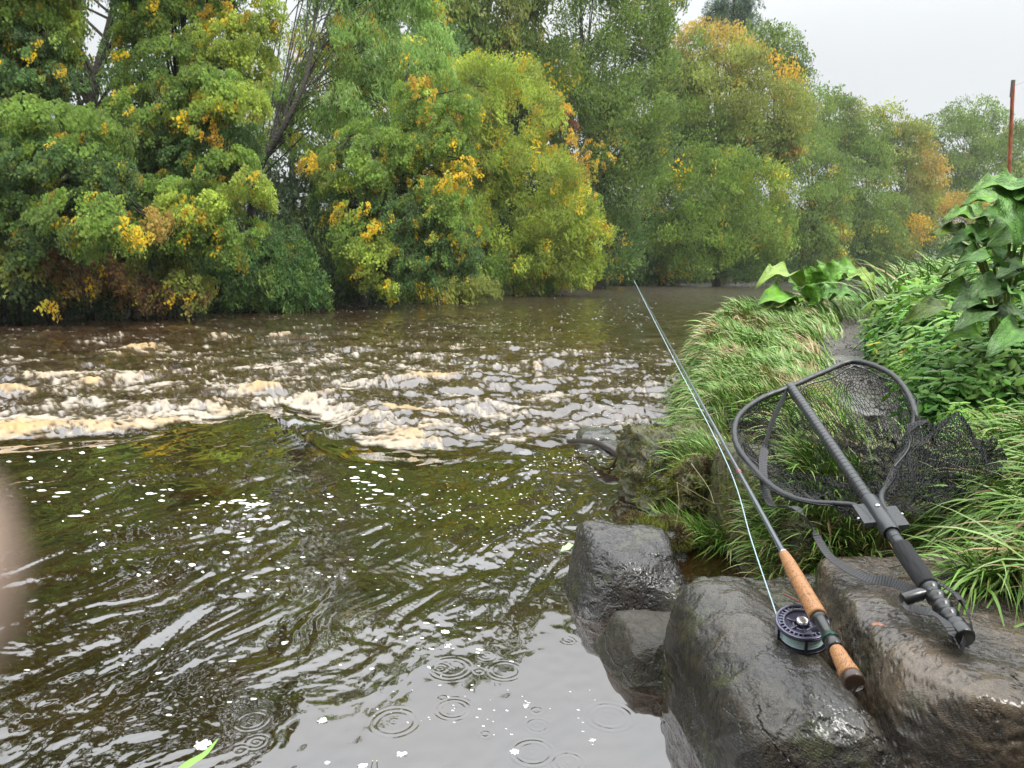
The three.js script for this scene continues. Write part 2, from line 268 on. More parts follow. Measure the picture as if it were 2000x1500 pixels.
// ---------- trees ----------
// sprays of leaves, about 1 m long before scaling: leaves sit along a twig on +x, faces turned roughly to +y
function leafShape(kind) {
  const maple = [[0, 0], [0.12, -0.3], [0.3, -0.42], [0.34, -0.22], [0.62, -0.34], [0.6, -0.14], [1, 0], [0.6, 0.14], [0.62, 0.34], [0.34, 0.22], [0.3, 0.42], [0.12, 0.3]];
  const oval = [[0, 0], [0.3, -0.22], [0.68, -0.2], [1, 0], [0.68, 0.2], [0.3, 0.22]], slim = [[0, 0], [0.4, -0.14], [1, 0], [0.4, 0.14]];
  return { maple, oval, slim }[kind];
}
function spray(kind, n, size, seed, spread = 1) {
  const R = rng(seed), P = [], I = [], sh = leafShape(kind), q = new THREE.Matrix4(), e = new THREE.Euler(), v = V(0, 0, 0);
  for (let i = 0; i < n; i++) {
    const t = (i + R() * 0.8) / n, sgn = i % 2 ? 1 : -1, s = size * (0.7 + 0.6 * R());
    e.set((R() - 0.5) * 1.3, sgn * (0.9 - 0.6 * t) + (R() - 0.5) * 1.1, -0.35 - 0.5 * R(), 'YXZ');
    q.makeRotationFromEuler(e); q.setPosition(t - 0.45, 0.05 - 0.28 * t * t + (R() - 0.5) * 0.28 * spread, sgn * 0.22 * R() * spread + (R() - 0.5) * 0.3 * spread);
    const k = P.length / 3;
    sh.forEach(([x, z]) => { v.set(x * s, -0.25 * s * x * x + 0.5 * Math.abs(z) * s * 0.5, z * s).applyMatrix4(q); P.push(v.x, v.y, v.z); });
    for (let j = 1; j < sh.length - 1; j++) I.push(k, k + j + 1, k + j);
  }
  return geom(P, I);
}
const SPRAYS = { maple: spray('maple', 24, 0.2, 1, 1.5), oval: spray('oval', 28, 0.18, 2, 1.5), small: spray('oval', 30, 0.15, 3, 1.6), ash: spray('slim', 44, 0.2, 4, 1.6), needle: spray('slim', 40, 0.22, 5, 1.2) };
const leafMat = phys({ roughness: 1, transmission: 0.55, thickness: 0, specularIntensity: 0.5, side: THREE.DoubleSide });
const barkTex = pic(128, (u, v) => 0.5 + 0.3 * N4(u, v, 9) + 0.25 * N4(u, v, 24, 3));
const bark = std({ color: rgb(0.042, 0.036, 0.028), roughness: 0.9, bumpMap: barkTex, bumpScale: 0.02 }), paleBark = std({ color: rgb(0.2, 0.17, 0.13), roughness: 0.9, bumpMap: barkTex, bumpScale: 0.02 });
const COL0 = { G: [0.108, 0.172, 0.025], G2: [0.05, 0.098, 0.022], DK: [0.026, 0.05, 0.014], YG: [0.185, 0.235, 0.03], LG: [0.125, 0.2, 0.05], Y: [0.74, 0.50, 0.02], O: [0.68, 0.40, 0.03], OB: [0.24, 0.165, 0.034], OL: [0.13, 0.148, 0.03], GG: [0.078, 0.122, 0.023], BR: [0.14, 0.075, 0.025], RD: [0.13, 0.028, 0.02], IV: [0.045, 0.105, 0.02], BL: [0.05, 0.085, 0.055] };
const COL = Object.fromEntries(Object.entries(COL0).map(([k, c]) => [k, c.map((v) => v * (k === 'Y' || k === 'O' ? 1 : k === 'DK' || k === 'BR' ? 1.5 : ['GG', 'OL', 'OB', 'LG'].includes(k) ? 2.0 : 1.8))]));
const mixC = (a, b, t) => a.map((x, i) => lerp(x, b[i], t));
// lobes: [px, py, radius across px, radius up px, colour, metres nearer, fullness]; each lobe is a mass of boughs
function foliage(depth, lobes, kind, size, seed, cover = 1, opt = {}) {
  const R = rng(seed), M = [], Cs = [], m = new THREE.Matrix4(), q = new THREE.Quaternion(), q2 = new THREE.Quaternion(), sc = V(1, 1, 1), p = V(0, 0, 0), col = new THREE.Color();
  const gauss = () => (R() + R() + R() - 1.5) / 0.87;
  for (const [px, py, rx, ry, cn, near = 0, full = 1] of lobes) {
    const dep = depth - near, c = opt.world ? V(px, py, near) : at(px, py, dep), a = opt.world ? rx : rx * dep / FOCAL, b = opt.world ? ry : ry * dep / FOCAL, dz = Math.min(a, b) * 0.85 + 0.15 * Math.max(a, b), base = COL[cn];
    const toEye = V(0, EYE, 0).sub(c).normalize();
    const area = 4 * Math.PI * Math.pow((Math.pow(a * b, 1.6) + Math.pow(a * dz, 1.6) + Math.pow(b * dz, 1.6)) / 3, 1 / 1.6);
    const br = clamp((0.34 + 0.0022 * dep) * Math.min(a, b), opt.minB ?? 0.22, opt.maxB ?? 1.5), nb = Math.ceil(area * 1.15 / (Math.PI * br * br) * full * (cn === 'Y' || cn === 'O' ? 0.6 : 1)) + 1;
    for (let i = 0; i < nb; i++) {
      let d; do { d = V(gauss(), gauss(), gauss()).normalize(); } while (d.dot(toEye) < -0.55 && R() < 0.85);
      const deep = 0.6 + 0.42 * Math.sqrt(R()), bc = V(c.x + d.x * a * deep, c.y + d.y * b * deep, c.z + d.z * dz * deep), bs = br * (0.55 + 0.8 * R()) * (cn === 'Y' || cn === 'O' ? 0.85 : 1);
      const gold = cn === 'Y' || cn === 'O', n = Math.ceil((gold ? 6 : 10.5) * Math.pow(bs / size, 1.9) * cover * (0.7 + 0.5 * R())), tone = 0.66 + 0.66 * R(), warm = R();
      const hue = mixC(base, cn === 'Y' || cn === 'O' ? COL.YG : COL.YG, warm > 0.75 ? 0.35 * (warm - 0.5) : 0);
      const out = V(d.x, 0.25, d.z).normalize(), sq = opt.squash ?? 0.55;
      for (let k = 0; k < n; k++) {
        const w = V(gauss() + out.x * 0.5, gauss() * 1 + 0.55, gauss() + out.z * 0.5).normalize(), rr = bs * (0.45 + 0.6 * Math.sqrt(R()));
        p.set(bc.x + w.x * rr * 1.15, bc.y + w.y * rr * sq - 0.35 * bs * Math.pow(Math.max(0, w.dot(out)), 2), bc.z + w.z * rr * 1.15);
        if (p.y < 0.03 && !opt.low) continue;
        const up = V(w.x * 0.7 + (R() - 0.5) * 0.7, 0.75 + w.y * 0.4, w.z * 0.7 + (R() - 0.5) * 0.7).normalize();
        q.setFromUnitVectors(V(0, 1, 0), up);
        const az = Math.atan2(-(w.z + 0.6 * out.z), w.x + 0.6 * out.x) + (R() - 0.5) * 1.4;
        q.multiply(q2.setFromAxisAngle(V(0, 1, 0), az)).multiply(q2.setFromAxisAngle(V(0, 0, 1), -(opt.droop ?? 0.3) * (0.5 + R())));
        const s = size * (0.6 + 0.75 * R());
        m.compose(p, q, sc.set(s, s, s)); M.push(...m.elements);
        const t = tone * (0.78 + 0.44 * R()), j = R();
        const cc = gold && j > 0.72 ? COL.YG : j < 0.05 * (opt.fleck ?? 1) && cn !== 'DK' && cn !== 'IV' ? COL.Y : j < 0.16 ? mixC(hue, COL.YG, 0.5) : hue;
        Cs.push(cc[0] * t, cc[1] * t, cc[2] * t);
      }
    }
  }
  return { M, Cs, kind };
}
let nSprays = 0;
function hang(name, f, parent) {
  const n = f.M.length / 16, im = new THREE.InstancedMesh(SPRAYS[f.kind], leafMat, n);
  im.instanceMatrix.array.set(f.M); im.instanceColor = new THREE.InstancedBufferAttribute(new Float32Array(f.Cs), 3);
  im.name = name; im.castShadow = im.receiveShadow = true; im.userData.kind = 'stuff'; parent.add(im); nSprays += n;
  return im;
}
// a trunk from its foot through pixel points, tapering, with limbs to every lobe
function wood(path, r0, r1, lobes, depth, seed, thin = 1) {
  const R = rng(seed), gs = [tube(path, (t) => lerp(r0, r1, Math.pow(t, 0.8)) * (1 + 0.5 * Math.pow(1 - t, 10)), 9, 26, true, 0.12)];
  const curve = new THREE.CatmullRomCurve3(path, false, 'centripetal');
  for (const [px, py, rx, ry, , near = 0] of lobes) for (let k = 0; k < 3; k++) {
    const c = at(px + (R() - 0.5) * rx * 1.5, py + (R() - 0.6) * ry * 1.1, depth - near * 0.8 + (R() - 0.5) * 0.6 * rx * depth / FOCAL), t0 = clamp(0.25 + 0.65 * R() * clamp((c.y - path[0].y) / Math.max(0.5, path[path.length - 1].y - path[0].y)), 0.12, 0.95), s = curve.getPointAt(t0);
    const mid = s.clone().lerp(c, 0.5); mid.y += 0.18 * s.distanceTo(c) * (0.3 + R()); mid.x += (R() - 0.5) * 0.4; const q3 = s.clone().lerp(c, 0.78); q3.y += 0.1 * s.distanceTo(c); q3.x += (R() - 0.5) * 0.3;
    const rr = lerp(r0, r1, t0) * 0.45 * thin;
    gs.push(tube([s, mid, q3, c], (t) => lerp(rr, 0.012, Math.pow(t, 0.7)), 5, 10, false));
  }
  return mergeGeometries(gs);
}
function tree(name, label, depth, trunk, lobes, kind, size, seed, o = {}) {
  const foot = at(trunk[0][0], trunk[0][1], depth + (o.back ?? 0)); foot.y = ground(foot.x, foot.z) - 0.1;
  const t = thing(name, label, o.category ?? 'tree', V(0, 0, 0));
  const path = [foot, ...trunk.slice(1).map(([px, py, dd = 0]) => at(px, py, depth + (o.back ?? 0) - dd))];
  const g = wood(path, o.r0 ?? 0.16, o.r1 ?? 0.03, lobes, depth, seed + 500, o.limb ?? 1);
  part('trunk', g, o.bark ?? bark, t);
  hang('crown', foliage(depth, lobes, kind, size, seed, o.cover ?? 1, o), t);
  return t;
}
// far left: big maples leaning over the river
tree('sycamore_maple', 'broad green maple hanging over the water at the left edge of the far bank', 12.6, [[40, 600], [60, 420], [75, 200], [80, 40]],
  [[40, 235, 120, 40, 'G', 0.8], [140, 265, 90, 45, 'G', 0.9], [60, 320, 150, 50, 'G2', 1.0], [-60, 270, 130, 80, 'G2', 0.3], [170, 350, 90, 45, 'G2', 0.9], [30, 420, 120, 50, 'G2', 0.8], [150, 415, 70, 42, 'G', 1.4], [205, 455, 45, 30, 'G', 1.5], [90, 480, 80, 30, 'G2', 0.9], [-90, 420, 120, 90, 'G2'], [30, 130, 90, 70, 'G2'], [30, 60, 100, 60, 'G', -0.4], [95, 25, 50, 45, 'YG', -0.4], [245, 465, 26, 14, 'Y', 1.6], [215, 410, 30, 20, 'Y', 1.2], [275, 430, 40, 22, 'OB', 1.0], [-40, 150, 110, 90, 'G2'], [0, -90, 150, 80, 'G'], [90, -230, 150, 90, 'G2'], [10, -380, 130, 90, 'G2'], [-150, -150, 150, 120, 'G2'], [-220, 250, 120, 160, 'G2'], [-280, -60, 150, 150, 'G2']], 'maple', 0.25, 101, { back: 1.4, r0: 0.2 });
tree('dark_tree', 'dark tree with leaning trunk and bright sky gaps behind the left maple', 17.5, [[120, 580], [160, 300], [195, 120], [225, 0], [240, -120]],
  [[40, 90, 110, 90, 'G2'], [120, 170, 70, 60, 'G2', 0, 0.7], [285, 90, 50, 70, 'G2', 0, 0.8], [80, 20, 60, 50, 'G2', 0, 0.7], [310, -20, 60, 40, 'G2'], [20, -90, 130, 80, 'G2'], [330, -80, 90, 60, 'G2'], [290, 190, 70, 70, 'G2'], [180, 300, 140, 60, 'DK']], 'oval', 0.5, 102, { r0: 0.22, cover: 0.6 });
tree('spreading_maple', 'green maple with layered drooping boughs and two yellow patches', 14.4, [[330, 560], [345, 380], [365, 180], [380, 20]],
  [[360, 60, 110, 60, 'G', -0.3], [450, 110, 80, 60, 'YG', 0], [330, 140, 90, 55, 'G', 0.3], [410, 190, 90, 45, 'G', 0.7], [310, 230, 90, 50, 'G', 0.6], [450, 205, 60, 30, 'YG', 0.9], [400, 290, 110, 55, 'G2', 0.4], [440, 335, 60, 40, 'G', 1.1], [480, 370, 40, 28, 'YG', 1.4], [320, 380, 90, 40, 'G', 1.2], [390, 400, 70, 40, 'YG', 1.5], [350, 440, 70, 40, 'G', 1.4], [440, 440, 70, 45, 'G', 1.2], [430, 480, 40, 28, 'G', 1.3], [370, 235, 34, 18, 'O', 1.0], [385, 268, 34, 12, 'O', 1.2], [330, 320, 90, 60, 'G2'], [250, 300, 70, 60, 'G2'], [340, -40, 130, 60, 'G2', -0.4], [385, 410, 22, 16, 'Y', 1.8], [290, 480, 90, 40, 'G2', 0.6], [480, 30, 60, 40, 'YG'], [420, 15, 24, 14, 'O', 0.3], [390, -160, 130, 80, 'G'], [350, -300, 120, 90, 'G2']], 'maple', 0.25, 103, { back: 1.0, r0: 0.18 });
tree('leaning_ash', 'pale green feathery ash with a bare leaning trunk and open top', 20, [[490, 590], [503, 340, 1.2], [560, 235, 1.4], [598, 150, 1.2], [612, 60, 0.8], [625, -30]],
  [[650, 50, 60, 50, 'LG', 0, 0.6], [520, 150, 60, 80, 'LG', 0.2, 0.6], [690, 110, 90, 70, 'LG', 0.2, 0.9], [780, 80, 80, 60, 'LG', 0.2], [800, 150, 70, 60, 'LG', 0.5], [720, 200, 90, 60, 'LG', 0.6], [640, 180, 70, 60, 'G', 0.3, 0.8], [620, 260, 80, 50, 'G', 0.5, 0.8], [700, 20, 70, 40, 'LG', 0, 0.7], [690, 45, 34, 20, 'O', 0.5], [660, 90, 26, 14, 'O', 0.6], [800, 10, 60, 30, 'LG'], [650, -40, 70, 40, 'LG', 0, 0.5], [760, -40, 120, 40, 'LG'], [700, -150, 110, 80, 'LG', 0, 0.8], [650, -270, 80, 60, 'LG', 0, 0.8], [540, 230, 50, 60, 'G', -0.8, 0.6]], 'ash', 0.5, 104, { r0: 0.11, cover: 0.8, limb: 0.6 });
tree('turning_maple', 'maple with one big yellow bough low over the water', 17.6, [[700, 585], [730, 420], [770, 260], [800, 120]],
  [[740, 300, 90, 60, 'G', 0.3], [840, 280, 80, 60, 'G', 0.2], [690, 335, 60, 40, 'G', 0.8], [660, 400, 40, 40, 'G2', 0.4], [800, 360, 90, 55, 'G', 0.4], [780, 430, 80, 50, 'G2', 0.6], [860, 430, 70, 60, 'G', 0.5], [830, 500, 80, 50, 'G2', 0.6], [880, 490, 50, 50, 'G2', 0.5], [700, 410, 45, 26, 'Y', 1.2], [725, 435, 30, 16, 'Y', 1.2], [700, 470, 40, 40, 'G', 1.1], [725, 500, 36, 36, 'YG', 1.2], [740, 556, 18, 18, 'YG', 1.2], [738, 480, 24, 12, 'Y', 1.4], [895, 345, 34, 30, 'Y', 0.9], [915, 315, 18, 14, 'Y', 1.0], [825, 185, 24, 34, 'O', 0.5], [865, 228, 30, 24, 'O', 0.6], [612, 312, 32, 14, 'Y', 1.1], [650, 342, 34, 18, 'YG', 1.1], [815, 345, 24, 14, 'Y', 0.8], [850, 465, 12, 10, 'O', 1.1], [850, 210, 70, 60, 'G'], [720, 520, 60, 40, 'G2', 0.2]], 'maple', 0.28, 105, { back: 0.8, r0: 0.14 });
tree('cherry_tree', 'bushy yellow green tree reaching low over the water in the middle of the far bank', 26, [[1010, 575], [1000, 420], [985, 260], [975, 160]],
  [[960, 160, 90, 50, 'YG'], [1000, 230, 90, 60, 'YG', 0.3], [920, 250, 60, 70, 'OL', 0], [960, 320, 80, 60, 'YG', 0.5], [1040, 340, 80, 60, 'YG', 0.8], [1000, 420, 100, 55, 'YG', 0.8], [1090, 430, 80, 45, 'YG', 1.2], [1140, 460, 50, 26, 'YG', 1.6], [1165, 452, 28, 12, 'Y', 1.8], [1060, 500, 90, 50, 'YG', 1.0], [960, 500, 70, 60, 'G', 0.7], [1120, 515, 50, 36, 'YG', 1.3], [1000, 550, 90, 26, 'G', 0.8], [890, 180, 40, 30, 'O', 0.2, 0.5], [930, 400, 50, 60, 'G', 0.4], [985, 180, 40, 18, 'Y', 0.5, 0.5]], 'oval', 0.5, 106, { back: 0.6, r0: 0.13, droop: 0.7, fleck: 1.6 });
tree('orange_maple', 'slim orange and red leaved tree right of the bushy yellow green tree', 30, [[1110, 560], [1115, 420], [1100, 300], [1085, 190]],
  [[1075, 220, 34, 40, 'O'], [1090, 275, 34, 30, 'O', 0.4], [1112, 225, 10, 20, 'RD', 0.2, 0.5], [1100, 300, 20, 20, 'Y', 0.5], [1140, 330, 26, 22, 'O', 0.5], [1150, 385, 30, 10, 'Y', 0.8], [1120, 385, 40, 26, 'G'], [1090, 350, 40, 40, 'OL'], [1160, 300, 30, 26, 'O', 0, 0.5]], 'maple', 0.36, 107, { r0: 0.08, maxB: 0.5, cover: 0.75 });
tree('tall_oak', 'tall dark olive tree filling the top of the picture above the yellow green tree', 34, [[900, 560], [905, 300], [920, 100], [925, -60]],
  [[870, 60, 80, 70, 'GG'], [950, 40, 90, 60, 'OL'], [900, 130, 80, 40, 'GG'], [990, 110, 60, 60, 'GG'], [840, -20, 90, 50, 'GG'], [960, -40, 110, 50, 'GG'], [995, 65, 14, 8, 'O', 1], [870, 12, 50, 16, 'OL', 1], [1010, 170, 60, 50, 'OL', -1], [900, -140, 120, 70, 'GG'], [930, -250, 90, 60, 'GG']], 'oval', 0.85, 108, { r0: 0.3, fleck: 0.4 });
tree('grey_willow', 'tall grey green tree with a dark upright trunk showing near its top', 35, [[1170, 560], [1160, 330], [1138, 120], [1135, 20], [1130, -60]],
  [[1080, 60, 60, 60, 'GG', 0, 0.8], [1200, 40, 90, 60, 'GG'], [1150, 150, 100, 60, 'GG', 0.8], [1230, 130, 80, 60, 'GG', 0.5], [1260, 60, 50, 50, 'GG'], [1190, 220, 100, 60, 'GG', 1], [1120, 230, 60, 70, 'GG'], [1250, 210, 56, 60, 'GG', 0.6], [1180, 300, 80, 60, 'GG', 1], [1240, 300, 50, 50, 'GG', 0.6], [1150, 390, 60, 50, 'G2', 0.4], [1210, 390, 60, 60, 'GG', 0.8], [1200, 470, 50, 60, 'G2', 0.8], [1120, -30, 120, 40, 'GG'], [1260, -10, 60, 40, 'GG'], [1170, -110, 110, 60, 'GG'], [1180, 520, 50, 40, 'G2', 0.6]], 'small', 0.8, 109, { r0: 0.34, fleck: 0.3, droop: 0.7, squash: 0.75 });
tree('copper_beech', 'large round beech turning orange along its top', 44, [[1420, 540], [1410, 350], [1405, 210], [1400, 90]],
  [[1390, 90, 80, 36, 'OB', 0.5], [1340, 130, 50, 60, 'GG', 0.3], [1420, 140, 90, 50, 'OL', 1], [1500, 130, 50, 30, 'O', 0.8], [1530, 160, 36, 26, 'O', 0.5], [1380, 200, 90, 60, 'OL', 1.4], [1470, 210, 90, 60, 'OL', 1.4], [1530, 230, 40, 60, 'OL', 0.8, 0.8], [1350, 240, 70, 40, 'G', 2], [1400, 270, 90, 40, 'GG', 1.5], [1480, 290, 80, 40, 'GG', 1], [1530, 285, 30, 14, 'OB', 1.2], [1320, 190, 40, 60, 'GG'], [1550, 210, 24, 40, 'OL', 0, 0.5], [1430, 320, 90, 30, 'G2', 0.2], [1330, 300, 60, 40, 'G2']], 'small', 0.95, 110, { r0: 0.4, squash: 0.5, fleck: 0.3 });
tree('round_willow', 'rounded bright green tree standing low by the river before the beech', 40, [[1400, 545], [1400, 450], [1395, 380], [1395, 330]],
  [[1360, 330, 60, 36, 'G', 0.5], [1440, 340, 60, 40, 'G', 0.7], [1320, 390, 50, 50, 'G', 0.6], [1400, 390, 70, 50, 'G', 1.4], [1480, 380, 50, 50, 'YG', 0.8], [1515, 430, 26, 50, 'G', 0.5], [1350, 450, 70, 50, 'G', 1.2], [1440, 450, 70, 50, 'G', 1.4], [1490, 480, 40, 40, 'G', 0.8], [1380, 510, 70, 34, 'G', 1.2], [1460, 515, 60, 30, 'G2', 1], [1300, 470, 36, 50, 'G2', 0.4]], 'small', 0.8, 111, { r0: 0.22, fleck: 0.4, squash: 0.65, droop: 0.5 });
tree('dark_alder', 'dark green tree in the gap left of the rounded bright tree', 42, [[1250, 552], [1255, 430], [1265, 330]],
  [[1260, 350, 50, 60, 'DK'], [1310, 320, 50, 40, 'G2'], [1250, 440, 50, 60, 'G2', 0.8], [1240, 510, 60, 44, 'G2', 0.8], [1290, 280, 50, 40, 'G2'], [1295, 520, 40, 34, 'DK', 0.4]], 'small', 0.9, 112, { r0: 0.2 });
tree('conifer', 'dark conifer top rising behind the beech into the sky', 58, [[1434, 300], [1433, 120], [1433, 40], [1434, -60]],
  [[1432, -25, 26, 18, 'BL'], [1400, 10, 20, 8, 'BL'], [1465, 10, 20, 8, 'BL'], [1432, 8, 30, 10, 'BL'], [1395, 30, 22, 7, 'BL'], [1460, 34, 26, 7, 'BL'], [1430, 28, 30, 9, 'BL'], [1412, 46, 30, 7, 'BL'], [1456, 52, 24, 6, 'BL'], [1432, 60, 30, 9, 'BL']], 'needle', 0.85, 113, { r0: 0.35, r1: 0.08, squash: 0.3, maxB: 0.7, droop: 0.1, fleck: 0, category: 'conifer', cover: 0.8 });
tree('hill_tree', 'grey green tree showing its right side behind the beech', 54, [[1510, 400], [1512, 200], [1510, 90]],
  [[1505, 85, 40, 34, 'GG'], [1535, 110, 30, 30, 'GG'], [1480, 80, 30, 30, 'GG'], [1560, 180, 30, 40, 'GG'], [1580, 240, 40, 50, 'GG'], [1545, 130, 22, 16, 'GG']], 'small', 1.0, 114, { r0: 0.3, fleck: 0.3 });
tree('oak_tree', 'dull green oak with dark limbs right of the rounded bright tree', 50, [[1590, 545], [1590, 420], [1585, 310]],
  [[1570, 310, 50, 36, 'GG'], [1610, 340, 40, 40, 'GG', 0.6], [1560, 380, 50, 50, 'GG', 0.8], [1620, 400, 30, 50, 'GG', 0.8], [1590, 440, 50, 40, 'GG', 1], [1570, 490, 50, 36, 'G2', 0.8], [1630, 450, 24, 20, 'OB', 0.6, 0.5], [1545, 530, 40, 20, 'G2', 1], [1610, 500, 36, 24, 'OL', 0.8]], 'small', 0.95, 115, { r0: 0.28, fleck: 0.5 });
tree('ridge_tree', 'hazy green tree on the slope between the beech and the sky', 60, [[1640, 500], [1645, 330], [1640, 210]],
  [[1600, 215, 46, 40, 'GG'], [1640, 225, 34, 30, 'OL'], [1640, 280, 50, 40, 'GG', 0.5], [1690, 260, 36, 36, 'GG', 0.4], [1600, 280, 40, 40, 'GG']], 'small', 1.1, 116, { r0: 0.3, fleck: 0.5 });
tree('riverside_tree', 'smaller dull green tree with a low wide crown beyond the oak', 58, [[1690, 535], [1690, 460], [1690, 380]],
  [[1680, 350, 46, 40, 'GG', 0.4], [1715, 390, 40, 44, 'GG', 0.6], [1680, 440, 56, 36, 'GG', 1], [1720, 460, 40, 30, 'GG', 0.8], [1670, 490, 60, 26, 'G2', 0.8], [1650, 400, 26, 40, 'GG'], [1690, 310, 36, 30, 'GG']], 'small', 1.05, 117, { r0: 0.28, fleck: 0.4 });
tree('golden_beech', 'tree with an orange brown right side far along the bank', 66, [[1770, 540], [1765, 400], [1750, 240]],
  [[1735, 240, 40, 30, 'OL'], [1770, 280, 40, 34, 'OL', 0.4], [1800, 310, 32, 34, 'OB', 0.6], [1760, 340, 50, 40, 'OL', 0.8], [1815, 350, 24, 40, 'OB', 0.4], [1790, 400, 44, 36, 'OL', 0.6], [1750, 420, 34, 30, 'OL', 0.4], [1780, 450, 40, 26, 'OL'], [1730, 300, 34, 40, 'GG']], 'small', 1.2, 118, { r0: 0.3, fleck: 0.3 });
tree('far_oak', 'large rounded green tree farthest along the bank beside the rusty post', 82, [[1895, 520], [1895, 400], [1900, 280], [1905, 210]],
  [[1900, 225, 50, 30, 'GG'], [1940, 260, 40, 40, 'GG'], [1860, 270, 40, 36, 'GG', 0.5], [1900, 310, 60, 40, 'GG', 1], [1850, 340, 44, 34, 'GG', 0.6], [1940, 330, 44, 44, 'GG', 0.8], [1830, 240, 22, 14, 'GG', 0, 0.5], [1815, 262, 14, 10, 'GG', 0, 0.5], [1880, 380, 70, 34, 'GG', 1], [1960, 400, 60, 34, 'GG', 0.6], [1985, 300, 30, 50, 'OL'], [1860, 430, 60, 34, 'OL', 0.6], [2030, 330, 40, 70, 'GG']], 'small', 1.4, 119, { r0: 0.4, fleck: 0.2 });
// dark wood closing the view behind the first row
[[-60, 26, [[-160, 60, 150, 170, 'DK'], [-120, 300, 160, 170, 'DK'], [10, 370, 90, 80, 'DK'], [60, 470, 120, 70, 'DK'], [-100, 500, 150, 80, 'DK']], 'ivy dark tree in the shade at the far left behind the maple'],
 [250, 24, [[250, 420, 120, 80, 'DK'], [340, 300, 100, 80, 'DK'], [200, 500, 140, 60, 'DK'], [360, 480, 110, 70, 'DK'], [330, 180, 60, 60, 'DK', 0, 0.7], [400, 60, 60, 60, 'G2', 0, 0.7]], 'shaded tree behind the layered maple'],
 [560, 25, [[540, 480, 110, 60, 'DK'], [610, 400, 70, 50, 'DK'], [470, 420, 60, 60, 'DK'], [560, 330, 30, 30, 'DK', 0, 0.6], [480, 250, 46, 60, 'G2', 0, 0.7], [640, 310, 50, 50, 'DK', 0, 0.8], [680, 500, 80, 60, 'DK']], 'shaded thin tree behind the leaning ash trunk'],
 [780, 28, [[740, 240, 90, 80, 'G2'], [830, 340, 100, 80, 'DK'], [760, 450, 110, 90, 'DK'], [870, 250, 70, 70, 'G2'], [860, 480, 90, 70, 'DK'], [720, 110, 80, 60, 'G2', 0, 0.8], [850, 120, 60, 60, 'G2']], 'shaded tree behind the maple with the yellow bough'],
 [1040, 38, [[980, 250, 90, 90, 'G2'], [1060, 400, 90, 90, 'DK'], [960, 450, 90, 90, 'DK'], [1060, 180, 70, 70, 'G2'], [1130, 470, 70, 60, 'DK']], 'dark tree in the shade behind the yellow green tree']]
  .forEach(([px, dep, lobes, label], i) => tree('shaded_tree', label, dep, [[px, 590], [px + 10, 400], [px + 5, 150]], lobes, 'oval', dep > 30 ? 0.95 : 0.75, 150 + i, { r0: 0.2, fleck: 0, squash: 0.7, back: 1 }));
